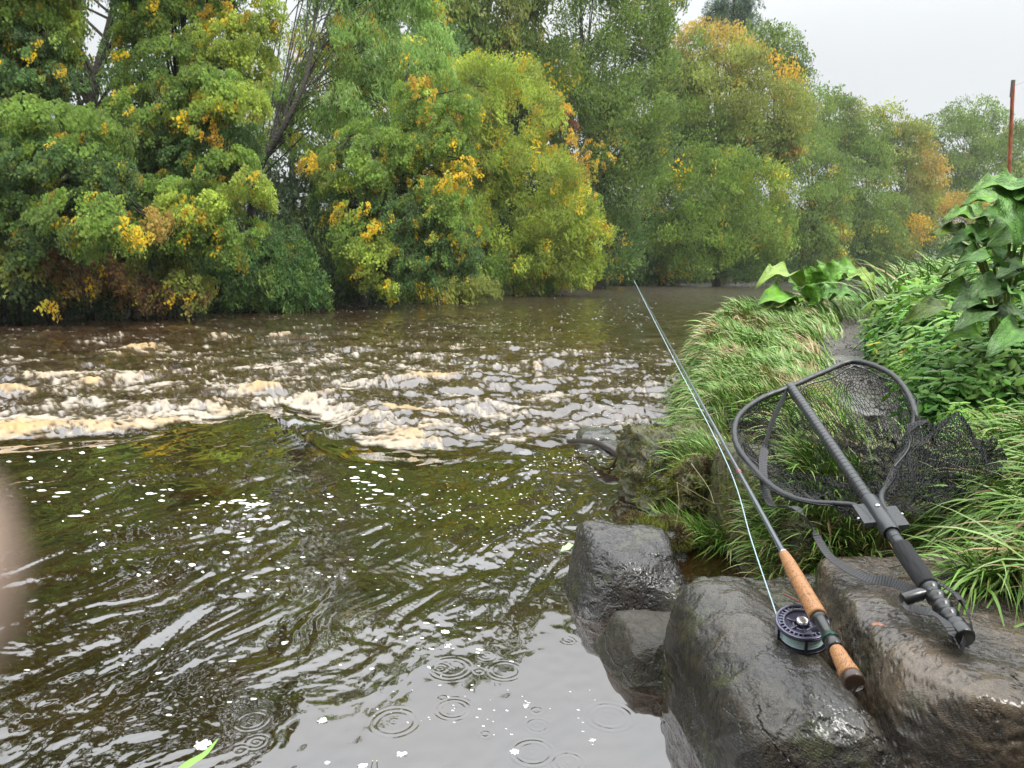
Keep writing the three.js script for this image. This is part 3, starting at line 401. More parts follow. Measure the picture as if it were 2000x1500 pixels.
// bushes along the water's edge: [name, label, px, depth, lobes, spray, size]
[['bramble_bush', 'brown and yellow bramble at the water on the far left', 40, 12.2, [[-40, 520, 90, 40, 'OL', 0.2], [30, 515, 70, 34, 'OL', 0.3], [100, 510, 50, 30, 'BR', 0.3], [20, 565, 90, 26, 'DK', 0.4], [-90, 560, 90, 40, 'DK', 0.2], [110, 555, 60, 26, 'BR', 0.1, 0.7], [85, 600, 10, 8, 'Y', 0.7, 0.6]], 'maple', 0.3],
 ['withered_bush', 'withered brown bush with hanging stems at the foot of the left maples', 230, 13.4, [[190, 540, 60, 34, 'BR', 0.2], [260, 560, 70, 34, 'BR', 0.2, 0.8], [330, 580, 60, 24, 'BR', 0.3, 0.7], [200, 585, 60, 18, 'DK', 0.2], [290, 520, 60, 30, 'OL', 0, 0.6], [370, 560, 40, 34, 'OL', 0.2]], 'maple', 0.28],
 ['ivy_mound', 'glossy dark green ivy mound spilling to the water', 520, 16, [[480, 520, 60, 40, 'IV', 0.3], [550, 510, 60, 40, 'IV', 0.3], [520, 560, 80, 34, 'IV', 0.6], [590, 555, 44, 38, 'IV', 0.4], [440, 560, 50, 34, 'IV', 0.4], [490, 590, 80, 14, 'IV', 0.7], [530, 470, 60, 26, 'G2', 0.1]], 'oval', 0.34],
 ['bank_shrub', 'low green shrub on the bank under the yellow bough', 820, 19.8, [[800, 555, 60, 24, 'G2', 0.3], [870, 565, 60, 18, 'OL', 0.4], [920, 560, 50, 20, 'OL', 0.2], [660, 560, 50, 30, 'DK', 0.2], [700, 580, 60, 14, 'DK', 0.4]], 'oval', 0.4],
 ['yellow_shrub', 'thin shrub of hanging bright yellow leaves by the water', 1310, 40.5, [[1318, 470, 16, 12, 'Y', 0, 0.7], [1300, 495, 14, 24, 'Y', 0.3, 0.7], [1322, 485, 12, 12, 'Y', 0.2, 0.6], [1290, 530, 10, 14, 'Y', 0.4, 0.6]], 'maple', 0.5],
 ['yellow_sapling', 'small yellow leaved sapling right at the water, left of the thin shrub', 1200, 40, [[1200, 540, 12, 12, 'Y', 0.6, 0.7], [1212, 520, 8, 12, 'Y', 0.5, 0.6], [1240, 530, 12, 12, 'YG', 0.2, 0.6]], 'maple', 0.5],
 ['sallow_bush', 'pale yellow green bush low at the far bend', 1640, 56, [[1640, 515, 24, 14, 'YG', 0, 0.8], [1560, 520, 40, 16, 'G2', 0.4], [1500, 530, 50, 18, 'G2', 0.6]], 'small', 0.9],
 ['orange_bush', 'small orange leaved bush on the slope above the grass', 1800, 60, [[1798, 435, 20, 14, 'O', 0, 0.9], [1805, 460, 18, 14, 'OB', 0], [1760, 480, 40, 22, 'OL'], [1840, 470, 40, 24, 'G2'], [1880, 400, 40, 20, 'OB']], 'small', 1.0]]
  .forEach(([name, label, px, dep, lobes, kind, size], i) => {
    const t = thing(name, label, 'bush'), R = rng(300 + i), gs = [];
    for (const [lx, ly, rx, ry, , near = 0] of lobes) for (let k = 0; k < 4; k++) {
      const f = at(lx + (R() - 0.5) * rx, ly + ry, dep - near * 0.5 + 0.4); f.y = Math.max(-0.1, ground(f.x, f.z) - 0.05);
      const e = at(lx + (R() - 0.5) * rx * 1.6, ly - ry * 0.6 * R(), dep - near), mid = f.clone().lerp(e, 0.5).add(V((R() - 0.5) * 0.3, 0.15, 0));
      gs.push(tube([f, mid, e], (u) => lerp(0.025, 0.006, u), 4, 7, false));
    }
    tag(part('stems', mergeGeometries(gs), bark, t), null, null, null, 'stuff');
    hang('foliage', foliage(dep, lobes, kind, size, 320 + i, 1, { minB: 0.15, maxB: 0.6, squash: 0.7, low: false }), t);
  });
{ // low growth in the shade under the far trees
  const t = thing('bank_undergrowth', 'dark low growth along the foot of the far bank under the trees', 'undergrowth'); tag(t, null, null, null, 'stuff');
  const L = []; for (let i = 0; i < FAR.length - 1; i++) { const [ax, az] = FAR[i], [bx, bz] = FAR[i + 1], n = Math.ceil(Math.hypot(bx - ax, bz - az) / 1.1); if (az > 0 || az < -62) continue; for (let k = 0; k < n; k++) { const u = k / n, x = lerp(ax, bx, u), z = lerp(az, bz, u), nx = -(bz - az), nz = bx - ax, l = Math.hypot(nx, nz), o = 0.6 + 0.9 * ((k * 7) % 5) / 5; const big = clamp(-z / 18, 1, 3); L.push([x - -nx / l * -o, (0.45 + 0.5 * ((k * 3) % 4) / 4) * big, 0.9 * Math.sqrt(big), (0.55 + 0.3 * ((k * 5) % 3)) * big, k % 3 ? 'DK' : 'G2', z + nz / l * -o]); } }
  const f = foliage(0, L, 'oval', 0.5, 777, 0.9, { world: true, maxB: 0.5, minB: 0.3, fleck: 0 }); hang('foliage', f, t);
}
console.log('sprays', nSprays);
// ---------- boulders and the slab ----------
const wetTex = pic(256, (u, v) => 0.3 + 0.35 * Math.abs(N4(u, v, 14)) + 0.3 * N4(u, v, 40, 5)), grainTex = pic(512, (u, v) => 0.5 + 0.25 * N4(u, v, 60) + 0.25 * N4(u, v, 130, 2));
const stoneWet = phys({ vertexColors: true, roughness: 0.9, roughnessMap: wetTex, clearcoat: 0.75, clearcoatRoughness: 0.14, bumpMap: grainTex, bumpScale: 0.0025, ior: 1.5 });
const stoneRough = phys({ vertexColors: true, roughness: 0.75, clearcoat: 0.45, clearcoatRoughness: 0.28, bumpMap: grainTex, bumpScale: 0.004 });
// a stone: flat faces [nx, ny, nz, distance] rounded into each other, then worn, pitted and cracked; six square patches of n x n cells
function stone(c, planes, o = {}) {
  const n = o.n ?? 90, P = [], C = [], UV = [], NO = [], I = [], pl = planes.map(([x, y, z, d]) => { const l = Math.hypot(x, y, z); return [x / l, y / l, z / l, d]; }), p = o.p ?? 12, sd = o.seed ?? 1, am = o.amp ?? 1, grit = o.grit ?? 1, info = [0, 0, 0, 0];
  const radius = (d) => {
    let s = 0; for (const q of pl) { const k = (q[0] * d.x + q[1] * d.y + q[2] * d.z) / q[3]; if (k > 0) s += Math.pow(k, p); }
    const r = Math.pow(s, -1 / p), X = d.x * r, Y = d.y * r, Z = d.z * r;
    const n1 = N3(X * 5 + sd, Y * 5, Z * 5), n2 = N3(X * 13, Y * 17 + sd, Z * 13), n3 = N3(X * 42, Y * 42, Z * 42 + sd), n4 = N3(X * 120, Y * 120, Z * 120 + sd), ridge = 1 - Math.abs(N3(X * 9 + sd * 3, Y * 14, Z * 9));
    const cr = Math.abs(N3(X * 4.2 + sd * 7 + 0.05 * n3, Y * 6.5, Z * 4.2) + 0.12 * n2), crack = (1 - sstep(0, 0.035, cr)) * sstep(-0.1, 0.5, N3(X * 6 + 70, Y * 6, Z * 6 + sd));
    info[0] = n1 + 0.5 * n2; info[1] = n3; info[2] = n4; info[3] = crack;
    return r + (am * (0.014 * n1 + 0.007 * n2 + 0.009 * (ridge * ridge - 0.5)) + grit * (0.0016 * n3 + 0.0011 * n4 - 0.0018 * Math.max(0, n3 * 0.6 + n4 * 0.4)) - 0.006 * crack) * Math.min(1, r * 4);
  };
  const pt = (d) => d.clone().multiplyScalar(radius(d)), dirs = [[V(1, 0, 0), V(0, 0, -1), V(0, 1, 0)], [V(-1, 0, 0), V(0, 0, 1), V(0, 1, 0)], [V(0, 1, 0), V(1, 0, 0), V(0, 0, -1)], [V(0, -1, 0), V(1, 0, 0), V(0, 0, 1)], [V(0, 0, 1), V(1, 0, 0), V(0, 1, 0)], [V(0, 0, -1), V(-1, 0, 0), V(0, 1, 0)]];
  dirs.forEach(([f, u, v], face) => {
    if (face === 3 && !o.bottom) return;   // what it stands on
    const k0 = P.length / 3;
    for (let jj = 0; jj <= n; jj++) for (let ii = 0; ii <= n; ii++) {
      const a = Math.tan((ii / n * 2 - 1) * Math.PI / 4), b = Math.tan((jj / n * 2 - 1) * Math.PI / 4), d = f.clone().addScaledVector(u, a).addScaledVector(v, b).normalize(), e = 0.006;
      const t1 = u.clone().addScaledVector(d, -u.dot(d)).normalize(), t2 = d.clone().cross(t1), e1 = pt(d.clone().addScaledVector(t1, e).normalize()), e2 = pt(d.clone().addScaledVector(t2, e).normalize()), q = pt(d);
      const nn = e1.sub(q).cross(e2.sub(q)).normalize(); if (nn.dot(d) < 0) nn.negate();
      P.push(c.x + q.x, c.y + q.y, c.z + q.z); NO.push(nn.x, nn.y, nn.z); UV.push(q.dot(u) * 4 * (o.uv ?? 1), q.dot(v) * 4 * (o.uv ?? 1));
      const A = o.a ?? [0.105, 0.088, 0.066], B = o.b ?? [0.05, 0.042, 0.03], G = o.g ?? [0.05, 0.052, 0.018], m1 = sstep(-0.5, 0.6, info[0] + 0.25 * info[1]), m2 = sstep(o.moss ?? 0.45, (o.moss ?? 0.45) + 0.4, N3(q.x * 6 + 40, q.y * 6 + sd, q.z * 6) + 0.35 * info[1]), sp = (0.8 + 0.26 * info[1] + 0.24 * info[2]) * (1 - 0.45 * info[3]);
      for (let w = 0; w < 3; w++) C.push(Math.max(0.004, lerp(lerp(B[w], A[w], m1), G[w], m2 * 0.8) * sp));
      if (ii < n && jj < n) { const k = k0 + jj * (n + 1) + ii; I.push(k, k + 1, k + n + 1, k + 1, k + n + 2, k + n + 1); }
    }
  });
  return geom(P, I, C, UV, NO);
}
solo('boulder', stone(V(0.472, -0.02, -1.33), [[0.06, 1, 0.1, 0.25], [-1, 0.12, 0.1, 0.125], [1, 0.15, -0.15, 0.18], [0.1, 0.05, 1, 0.25], [0, 0.1, -1, 0.26], [-0.75, 0.75, 0.25, 0.2], [0.05, 0.75, 0.7, 0.275], [-0.6, 0.1, 0.8, 0.2], [0, -1, 0, 0.4], [0.7, 0.75, 0, 0.235]], { n: 130, p: 13, seed: 3, amp: 0.34, grit: 0.8, moss: 0.45, a: [0.05, 0.038, 0.022], b: [0.018, 0.014, 0.008] }), stoneWet, 'big wet smooth boulder with the fishing reel lying on it', 'boulder');
solo('rock_slab', stone(V(1.07, -0.06, -1.4), [[0.0, 1, 0.02, 0.312], [-1, 0.1, -0.12, 0.415], [1, 0, 0, 0.9], [-0.1, 0.05, 1, 0.36], [0, 0.2, -1, 0.33], [-0.5, 0.1, 0.85, 0.46], [0, 0.72, 0.7, 0.455], [-0.7, 0.7, 0.2, 0.505], [0, -1, 0, 0.5]], { n: 150, p: 26, seed: 8, amp: 0.4, grit: 1.5, moss: 0.7, a: [0.115, 0.078, 0.042], b: [0.042, 0.03, 0.017], uv: 1.6 }), stoneWet, 'broad flat wet muddy rock with the net handle resting on it', 'rock');
solo('rock', stone(V(0.6, -0.06, -1.64), [[0, 1, 0.05, 0.22], [-1, 0.1, 0.1, 0.17], [1, 0, 0, 0.2], [0, 0.1, 1, 0.1], [0, 0.1, -1, 0.16], [-0.6, 0.7, 0.3, 0.24], [0, -1, 0, 0.3]], { n: 70, p: 18, seed: 77, amp: 0.6, grit: 1.5, a: [0.075, 0.06, 0.038], b: [0.036, 0.03, 0.018], moss: 0.2 }), stoneWet, 'low wet ledge of rock just behind the big boulder under the grass clump', 'rock');
solo('boulder', stone(V(0.33, -0.02, -1.97), [[0.1, 1, 0.12, 0.185], [-1, 0.25, 0.1, 0.165], [1, 0.3, 0, 0.17], [-0.1, 0.2, 1, 0.14], [0, 0.1, -1, 0.17], [-0.6, 0.5, 0.75, 0.165], [0, -1, 0, 0.3], [0.4, 0.75, 0.5, 0.175]], { n: 92, p: 12, seed: 21, amp: 0.5, grit: 1.8, a: [0.036, 0.027, 0.02], b: [0.016, 0.012, 0.009] }), stoneWet, 'angular wet grey boulder standing in the water below the grassy ledge', 'boulder');
solo('boulder', stone(V(0.325, -0.04, -1.6), [[0.05, 1, 0.1, 0.13], [-1, 0.45, 0.3, 0.1], [1, 0.3, 0, 0.14], [-0.2, 0.45, 1, 0.095], [0, 0.1, -1, 0.13], [0, -1, 0, 0.3]], { n: 80, p: 14, seed: 33, amp: 0.7, grit: 1.5, a: [0.045, 0.035, 0.02], b: [0.04, 0.036, 0.02], moss: 0.3 }), stoneRough, 'small brown boulder at the water between the two larger boulders', 'boulder');
const MOSS = { a: [0.085, 0.08, 0.02], b: [0.03, 0.026, 0.012], g: [0.09, 0.11, 0.018], moss: 0.1, grit: 3.2 };
solo('mossy_rock', stone(V(0.73, 0.04, -2.76), [[0, 1, 0.1, 0.2], [-1, 0.1, 0.2, 0.215], [-0.1, -0.25, 1, 0.22], [0.5, 0, 0.9, 0.3], [1, 0, 0, 0.3], [0, 0, -1, 0.4], [-0.3, -0.8, 0.7, 0.2], [0, -1, 0, 0.25], [-0.7, 0.6, 0.4, 0.23]], { p: 7, seed: 44, amp: 3.2, ...MOSS, n: 80 }), stoneRough, 'rock covered in brown moss hanging over the water under the grassy ledge', 'rock');
solo('rock', stone(V(0.47, -0.02, -2.36), [[0.1, 1, 0, 0.1], [-1, 0.3, 0.2, 0.085], [1, 0, 0, 0.1], [0, 0.3, 1, 0.09], [0, 0, -1, 0.1], [0, -1, 0, 0.2]], { n: 56, p: 10, seed: 51, a: [0.07, 0.065, 0.06], b: [0.03, 0.03, 0.02] }), stoneWet, 'small wet rock in the dark hollow under the mossy rock', 'rock');
solo('rock', stone(V(0.92, -0.02, -2.12), [[0, 1, 0.1, 0.3], [-1, 0.1, 0.1, 0.2], [0, 0.1, 1, 0.2], [1, 0, 0, 0.7], [0, 0, -1, 0.5], [-0.6, 0.7, 0.5, 0.36], [0, -1, 0, 0.4]], { n: 70, p: 10, seed: 57, ...MOSS }), stoneRough, 'mossy rock under the grass clump behind the cork handled rod', 'rock');
[[1165, 862, 0.11, 0.08, 'small dark stone breaking the water beside the branch'], [1205, 878, 0.09, 0.05, 'low black wet stone right of the stone at the branch']].forEach(([px, py, w, h, label], i) => {
  const c = onY(px, py); solo('stone', stone(V(c.x, -0.02, c.z), [[0, 1, 0.1, h], [-1, 0.3, 0, w], [1, 0.2, 0, w], [0, 0.3, 1, w], [0, 0.2, -1, w], [0, -1, 0, 0.2]], { n: 34, p: 7, seed: 60 + i, a: [0.05, 0.05, 0.035], b: [0.02, 0.02, 0.016] }), stoneWet, label, 'stone');
});
{ // moss on the stones: short tufts standing off their skin
  const R = rng(640), mm = std({ vertexColors: true, roughness: 0.95, side: THREE.DoubleSide });
  for (const o of scene.children.filter((c) => c.userData.label && /moss/.test(c.userData.label) && c.geometry)) {
    const g = o.geometry, p = g.attributes.position, nr = g.attributes.normal, P = [], I = [], C = [];
    for (let i = 0; i < 30000; i++) {
      const k = Math.floor(R() * p.count), x = p.getX(k), y = p.getY(k), z = p.getZ(k), n = V(nr.getX(k), nr.getY(k), nr.getZ(k)); if (y < 0.03 || N3(x * 11, y * 11, z * 11) < -0.35) continue;
      const d = n.clone().add(V(R() - 0.5, R() - 0.75, R() - 0.5).multiplyScalar(1.5)).normalize(), s = V(R() - 0.5, R() - 0.5, R() - 0.5).normalize(), l = 0.01 + 0.02 * R(), w = 0.0019, q = P.length / 3;
      const jx = (R() - 0.5) * 0.012, jy = (R() - 0.5) * 0.012, jz = (R() - 0.5) * 0.012;
      P.push(x + jx - s.x * w, y + jy - s.y * w, z + jz - s.z * w, x + jx + s.x * w, y + jy + s.y * w, z + jz + s.z * w, x + jx + d.x * l, y + jy + d.y * l, z + jz + d.z * l); I.push(q, q + 1, q + 2);
      const m = N3(x * 8 + 3, y * 8, z * 8), c = m > 0.15 ? [0.15, 0.17, 0.02] : m > -0.3 ? [0.12, 0.11, 0.022] : [0.09, 0.065, 0.025], t = 0.7 + 0.6 * R(); for (let e = 0; e < 3; e++) C.push(c[0] * t, c[1] * t, c[2] * t);
    }
    tag(part('moss', geom(P, I, C), mm, o), null, null, null, 'stuff');
  }
}
{ // the branch in the current
  const b = [onY(1110, 862, 0.03), onY(1150, 862, 0.07), onY(1185, 872, 0.08), onY(1215, 890, 0.06), at(1245, 915, 3.0)], t = thing('branch', 'bare dark curved branch in the current beside the grassy ledge', 'branch');
  part('stem', tube(b, (u) => lerp(0.012, 0.022, u), 8, 30, true, 0.2), phys({ color: rgb(0.035, 0.027, 0.02), roughness: 0.35, clearcoat: 0.6, clearcoatRoughness: 0.2 }), t);
  part('twig', tube([onY(1170, 868, 0.075), onY(1190, 884, 0.05), onY(1205, 893, 0.0)], (u) => lerp(0.012, 0.005, u), 6, 12), bark, t);
}
{ // gravel trodden into the path
  const R = rng(99), M = [], Cs = [], m = new THREE.Matrix4(), q = new THREE.Quaternion(), e = new THREE.Euler(), g0 = stone(V(0, 0, 0), [[0, 1, 0.2, 0.55], [-1, 0.3, 0, 0.8], [1, 0.1, 0.3, 0.9], [0.2, 0, 1, 0.7], [0, 0.2, -1, 0.8], [0, -1, 0, 0.5]], { n: 6, p: 7, amp: 0.5, grit: 0, bottom: true, a: [1, 1, 1], b: [1, 1, 1], g: [1, 1, 1] });
  for (let i = 0; i < 900; i++) { const z = -2.3 - 4 * R(), d = pathMid(z) + (R() + R() - 1) * 0.2; let lo = 0, hi = 8; for (let k = 0; k < 20; k++) { const h = (lo + hi) / 2; nearSide(h, z) < d ? lo = h : hi = h; } const s = 0.004 + 0.014 * R() * R() * R() + 0.004 * R(); q.setFromEuler(e.set(R() * 0.5, R() * 6, R() * 0.5)); m.compose(V(lo, ground(lo, z), z), q, V(s, s, s)); M.push(...m.elements); const t = 0.05 + 0.12 * R(); Cs.push(t, t * 0.92, t * 0.8); }
  const im = new THREE.InstancedMesh(g0, stoneWet, M.length / 16); im.instanceMatrix.array.set(M); im.instanceColor = new THREE.InstancedBufferAttribute(new Float32Array(Cs), 3); im.name = numbered('gravel'); im.castShadow = im.receiveShadow = true; scene.add(im); tag(im, 'small wet gravel trodden into the path behind the net', 'gravel', null, 'stuff');
}
// flat stones of the path and the rain water standing on it
[[1668, 652, 0.2, 'flat pale stone at the far end of the trodden path'], [1690, 706, 0.2, 'flat wet stone of the path just above the top of the net hoop'], [1700, 790, 0.2, 'flat pale stone seen through the upper right of the net'], [1608, 925, 0.14, 'brown flat stone seen through the lower middle of the net']].forEach(([px, py, w, label], i) => {
  let y = 0.36; for (let k = 0; k < 8; k++) { const g = onY(px, py, y); y = lerp(y, ground(g.x, g.z), 0.7); } const c = onY(px, py, y);
  solo('path_stone', stone(V(c.x, y - 0.06, c.z), [[0.02 * (i - 1), 1, 0.03, 0.068], [-1, 0.2, 0.3, w], [1, 0.2, -0.2, w * 0.9], [0.2, 0.2, 1, w * 1.1], [0, 0.2, -1, w * 1.3], [-0.7, 0.1, -0.8, w * 1.2], [0, -1, 0, 0.1]], { n: 44, p: 16, seed: 90 + i, amp: 0.5, grit: 1.2, a: i < 3 ? [0.16, 0.145, 0.12] : [0.1, 0.08, 0.055], b: i < 3 ? [0.1, 0.09, 0.075] : [0.06, 0.05, 0.035], moss: 0.6 }), stoneWet, label, 'stone');
});
// ---------- grass and plants of the near bank ----------
const SURF = [];   // round tops that blades may lie on: [x, y, z, rx, ry, rz]
const floorAt = (x, z) => { let h = Math.max(ground(x, z), 0.0); for (const [cx, cy, cz, a, b, c] of SURF) { const q = 1 - ((x - cx) / a) ** 2 - ((z - cz) / c) ** 2; if (q > 0) h = Math.max(h, cy + b * Math.sqrt(q)); } return h; };
SURF.push([0.75, -0.1, -2.78, 0.25, 0.32, 0.28], [0.95, -0.1, -2.15, 0.28, 0.35, 0.22], [1.12, -0.2, -1.42, 0.52, 0.46, 0.36]);
const GRASS = [[0.105, 0.225, 0.024], [0.15, 0.28, 0.045], [0.068, 0.15, 0.02], [0.21, 0.3, 0.09], [0.26, 0.26, 0.1], [0.28, 0.2, 0.09], [0.17, 0.09, 0.04]];
// blades fall under their own weight and lie on what is below; sow() gives [x, z, heading, length, lift, colour bias]
function blades(n, sow, seed, o = {}) {
  const R = rng(seed), P = [], I = [], C = [], seg = o.seg ?? 6;
  for (let i = 0; i < n; i++) {
    const s = sow(R, i); if (!s) continue;
    const [x, z, az, len, lift, dry] = s, w0 = (o.w ?? 0.0032) * (0.65 + 0.7 * R()) * Math.max(1, (-z) / 3.2), st = len / seg;
    let y = floorAt(x, z) - 0.01, p = V(x, y, z), v = V(Math.cos(az), lift, Math.sin(az)).normalize();
    const grav = (o.grav ?? 2.2) * (0.7 + 0.6 * R()), pick = R(), ci = dry > 0.5 ? (pick < 0.5 ? 5 : pick < 0.85 ? 4 : 6) : pick < 0.28 ? 0 : pick < 0.55 ? 1 : pick < 0.68 ? 2 : pick < 0.9 ? 3 : pick < 0.96 ? 4 : 5, tone = 0.75 + 0.5 * R(), col = GRASS[ci], twist = (R() - 0.5) * 1.6, k0 = P.length / 3;
    for (let j = 0; j <= seg; j++) {
      const t = j / seg, sideV = v.clone().cross(V(0, 1, 0)); if (sideV.lengthSq() < 1e-4) sideV.set(Math.sin(az), 0, -Math.cos(az)); sideV.normalize().applyAxisAngle(v, twist * (0.5 + t));
      const w = w0 * (t < 0.6 ? 1 : 1 - (t - 0.6) / 0.42), shade = tone;
      P.push(p.x - sideV.x * w, p.y - sideV.y * w, p.z - sideV.z * w, p.x + sideV.x * w, p.y + sideV.y * w, p.z + sideV.z * w);
      const base = j < 2 ? 0.85 : 1; for (let q = 0; q < 2; q++) C.push(col[0] * shade, col[1] * shade * base, col[2] * shade);
      if (j < seg) { const k = k0 + j * 2; I.push(k, k + 1, k + 2, k + 1, k + 3, k + 2); }
      v.y -= grav * st; v.x += (R() - 0.5) * 0.1; v.z += (R() - 0.5) * 0.1; v.normalize();
      const q = p.clone().addScaledVector(v, st), f = floorAt(q.x, q.z) + 0.008 + 0.03 * (i % 7) / 7;
      if (q.y < f) { if (f - q.y < 0.25) { q.y = lerp(q.y, f, 0.9); v.subVectors(q, p).normalize(); } else { q.x = p.x; q.z = p.z; q.y = p.y - st * 0.5; v.set(v.x * 0.3, -1, v.z * 0.3).normalize(); } }
      p = q;
    }
  }
  return geom(P, I, C);
}
const grassMat = phys({ vertexColors: true, roughness: 0.42, side: THREE.DoubleSide, specularIntensity: 0.8 });
const onLedge = (z, d) => { let lo = 0, hi = 8; for (let k = 0; k < 24; k++) { const m = (lo + hi) / 2; nearSide(m, z) < d ? lo = m : hi = m; } return (lo + hi) / 2; };
solo('ledge_grass', blades(34000, (R) => {
  const z = -2.35 - 4.6 * Math.pow(R(), 1.25), d = -0.06 + (pathMid(z) + 0.02) * R(); if (z > -3.3 && d < 0.0 + 0.05 * N2(z * 9, 4)) return null; if (Math.abs(d - pathMid(z)) < 0.13 && R() < 0.85) return null;
  if (z > -2.95 && d > 0.3 && R() < 0.75) return null;
  const x = onLedge(z, d), cl = N2(x * 3.1, z * 3.1), az = Math.PI + 0.75 * N2(x * 1.1 + 5, z * 1.1) + 0.9 * N2(x * 4.5, z * 4.5 + 8) + (R() - 0.5) * 1.5 + (d > 0.45 ? 0.8 : 0.1) , dry = N2(x * 2.2 + 20, z * 2.2) + 0.5 * (R() - 0.5) > 0.5 ? 1 : 0;
  if (cl < -0.75) return null;
  return [x, z, az, (0.05 + 0.14 * R() * R() + 0.05 * R()) * (z < -3.6 ? 1.25 : 0.9) * (1 + 0.35 * N2(x * 5, z * 5)), 0.4 + 2.2 * R() * R(), dry];
}, 71, { grav: 9, w: 0.0021 }), grassMat, 'long wet green and straw grass combed flat over the river ledge', 'grass', null, 'stuff');
solo('grass_clump', blades(3200, (R) => { const a = R() * 6.28, r = 0.16 * Math.sqrt(R()), x = 0.9 + r * Math.cos(a), z = -2.07 + r * Math.sin(a); return [x, z, Math.PI + (R() - 0.5) * 2.4 - 0.3, 0.07 + 0.1 * R(), 0.5 + 1.5 * R(), R() < 0.08 ? 1 : 0]; }, 72, { grav: 8.5, w: 0.0019 }), grassMat, 'bright green grass clump between the mossy rock and the net', 'grass', null, 'stuff');
solo('net_grass', blades(800, (R) => { const x = 0.8 + 0.9 * R(), z = -1.85 - 0.8 * R(); if (N2(x * 4, z * 4 + 3) < -0.1) return null; return [x, z, Math.PI + (R() - 0.5) * 4, 0.07 + 0.1 * R(), 0.5 + 1.0 * R(), R() < 0.12 ? 1 : 0]; }, 73, { grav: 6, w: 0.0024 }), grassMat, 'short grass under the landing net', 'grass', null, 'stuff');
solo('bank_grass', blades(8500, (R) => { const z = -1.5 - 0.95 * R(), x = (0.645 + 0.4 * Math.pow(R(), 1.2) + 0.03 * N2(z * 6, 1)) * -z; return [x, z, Math.PI * 0.86 + (R() - 0.5) * 1.9, 0.08 + 0.22 * R(), 0.5 + 1.1 * R(), R() < 0.07 ? 1 : 0]; }, 74, { grav: 6.5, w: 0.0025 }), grassMat, 'long arching grass hanging down the right bank beside the net bag', 'grass', null, 'stuff');
solo('verge_grass', blades(6000, (R) => { const z = -1.55 + 1.7 * R(), x = 1.12 + 1.6 * R(); return [x, z, Math.PI + (R() - 0.5) * 3, 0.12 + 0.22 * R(), 0.6 + 1.4 * R(), R() < 0.08 ? 1 : 0]; }, 76, { grav: 5, w: 0.003 }), grassMat, 'grass on the bank at the right edge beside the slab', 'grass', null, 'stuff');
solo('slope_grass', blades(9000, (R) => { const z = -5.6 - 9 * R(), d = 0.95 + 3.2 * R(), x = onLedge(z, d); return [x, z, Math.PI + (R() - 0.5) * 3, 0.3 + 0.45 * R(), 1.3 + 1.6 * R(), R() < 0.08 ? 1 : 0]; }, 75, { grav: 1.9, w: 0.0028 }), grassMat, 'tall pale grass on the slope behind the big leaved plant', 'grass', null, 'stuff');
// leafy undergrowth
function herb(seed) {
  const R = rng(seed), P = [], I = [], C = [], H = 0.34;
  const leaf = (p, az, el, L, W, c) => {
    const f = V(Math.cos(az) * Math.cos(el), Math.sin(el), Math.sin(az) * Math.cos(el)), sd = V(-Math.sin(az), 0, Math.cos(az)), up = sd.clone().cross(f).multiplyScalar(-1), k = P.length / 3;
    const row = [[0, 0], [0.22, 0.4], [0.45, 0.5], [0.75, 0.3], [1, 0]];
    row.forEach(([t, w], i) => { const c0 = p.clone().addScaledVector(f, t * L).addScaledVector(V(0, -1, 0), 0.35 * L * t * t); for (const s of i === 0 || i === 4 ? [0] : [-1, 0, 1]) { const q = c0.clone().addScaledVector(sd, s * w * W).addScaledVector(up, Math.abs(s) * 0.14 * L); P.push(q.x, q.y, q.z); C.push(...c); } });
    const a = k, m = (r, s) => k + 1 + r * 3 + s + 1;
    I.push(a, m(0, 0), m(0, -1), a, m(0, 1), m(0, 0)); for (let r = 0; r < 2; r++) for (const s of [-1, 0]) I.push(m(r, s), m(r, s + 1), m(r + 1, s), m(r, s + 1), m(r + 1, s + 1), m(r + 1, s));
    const e = k + 10; I.push(m(2, -1), m(2, 0), e, m(2, 0), m(2, 1), e);
  };
  for (let j = 0; j < 7; j++) { const y = H * (0.2 + 0.8 * j / 6), a0 = j * 1.57 + R(); for (let q = 0; q < 2; q++) leaf(V(0.02 * (R() - 0.5), y, 0.02 * (R() - 0.5)), a0 + q * Math.PI + (R() - 0.5) * 0.6, 0.65 - 1.2 * R(), 0.06 + 0.055 * R() * (1.2 - j / 7) + 0.015, 0.038 + 0.018 * R(), [1, 1, 1].map((v) => v * (0.8 + 0.4 * R()))); }
  const st = tube([V(0, -0.05, 0), V(0.02, H * 0.5, 0.01), V(0, H, 0)], 0.0025, 4, 4, false), sp = st.attributes.position; const k = P.length / 3;
  for (let i = 0; i < sp.count; i++) { P.push(sp.getX(i), sp.getY(i), sp.getZ(i)); C.push(0.8, 0.7, 0.6); } for (const v of st.index.array) I.push(v + k);
  return geom(P, I, C);
}
const herbMat = phys({ vertexColors: true, roughness: 1, transmission: 0.3, thickness: 0, specularIntensity: 0.6, side: THREE.DoubleSide, clearcoat: 0.15, clearcoatRoughness: 0.4 });
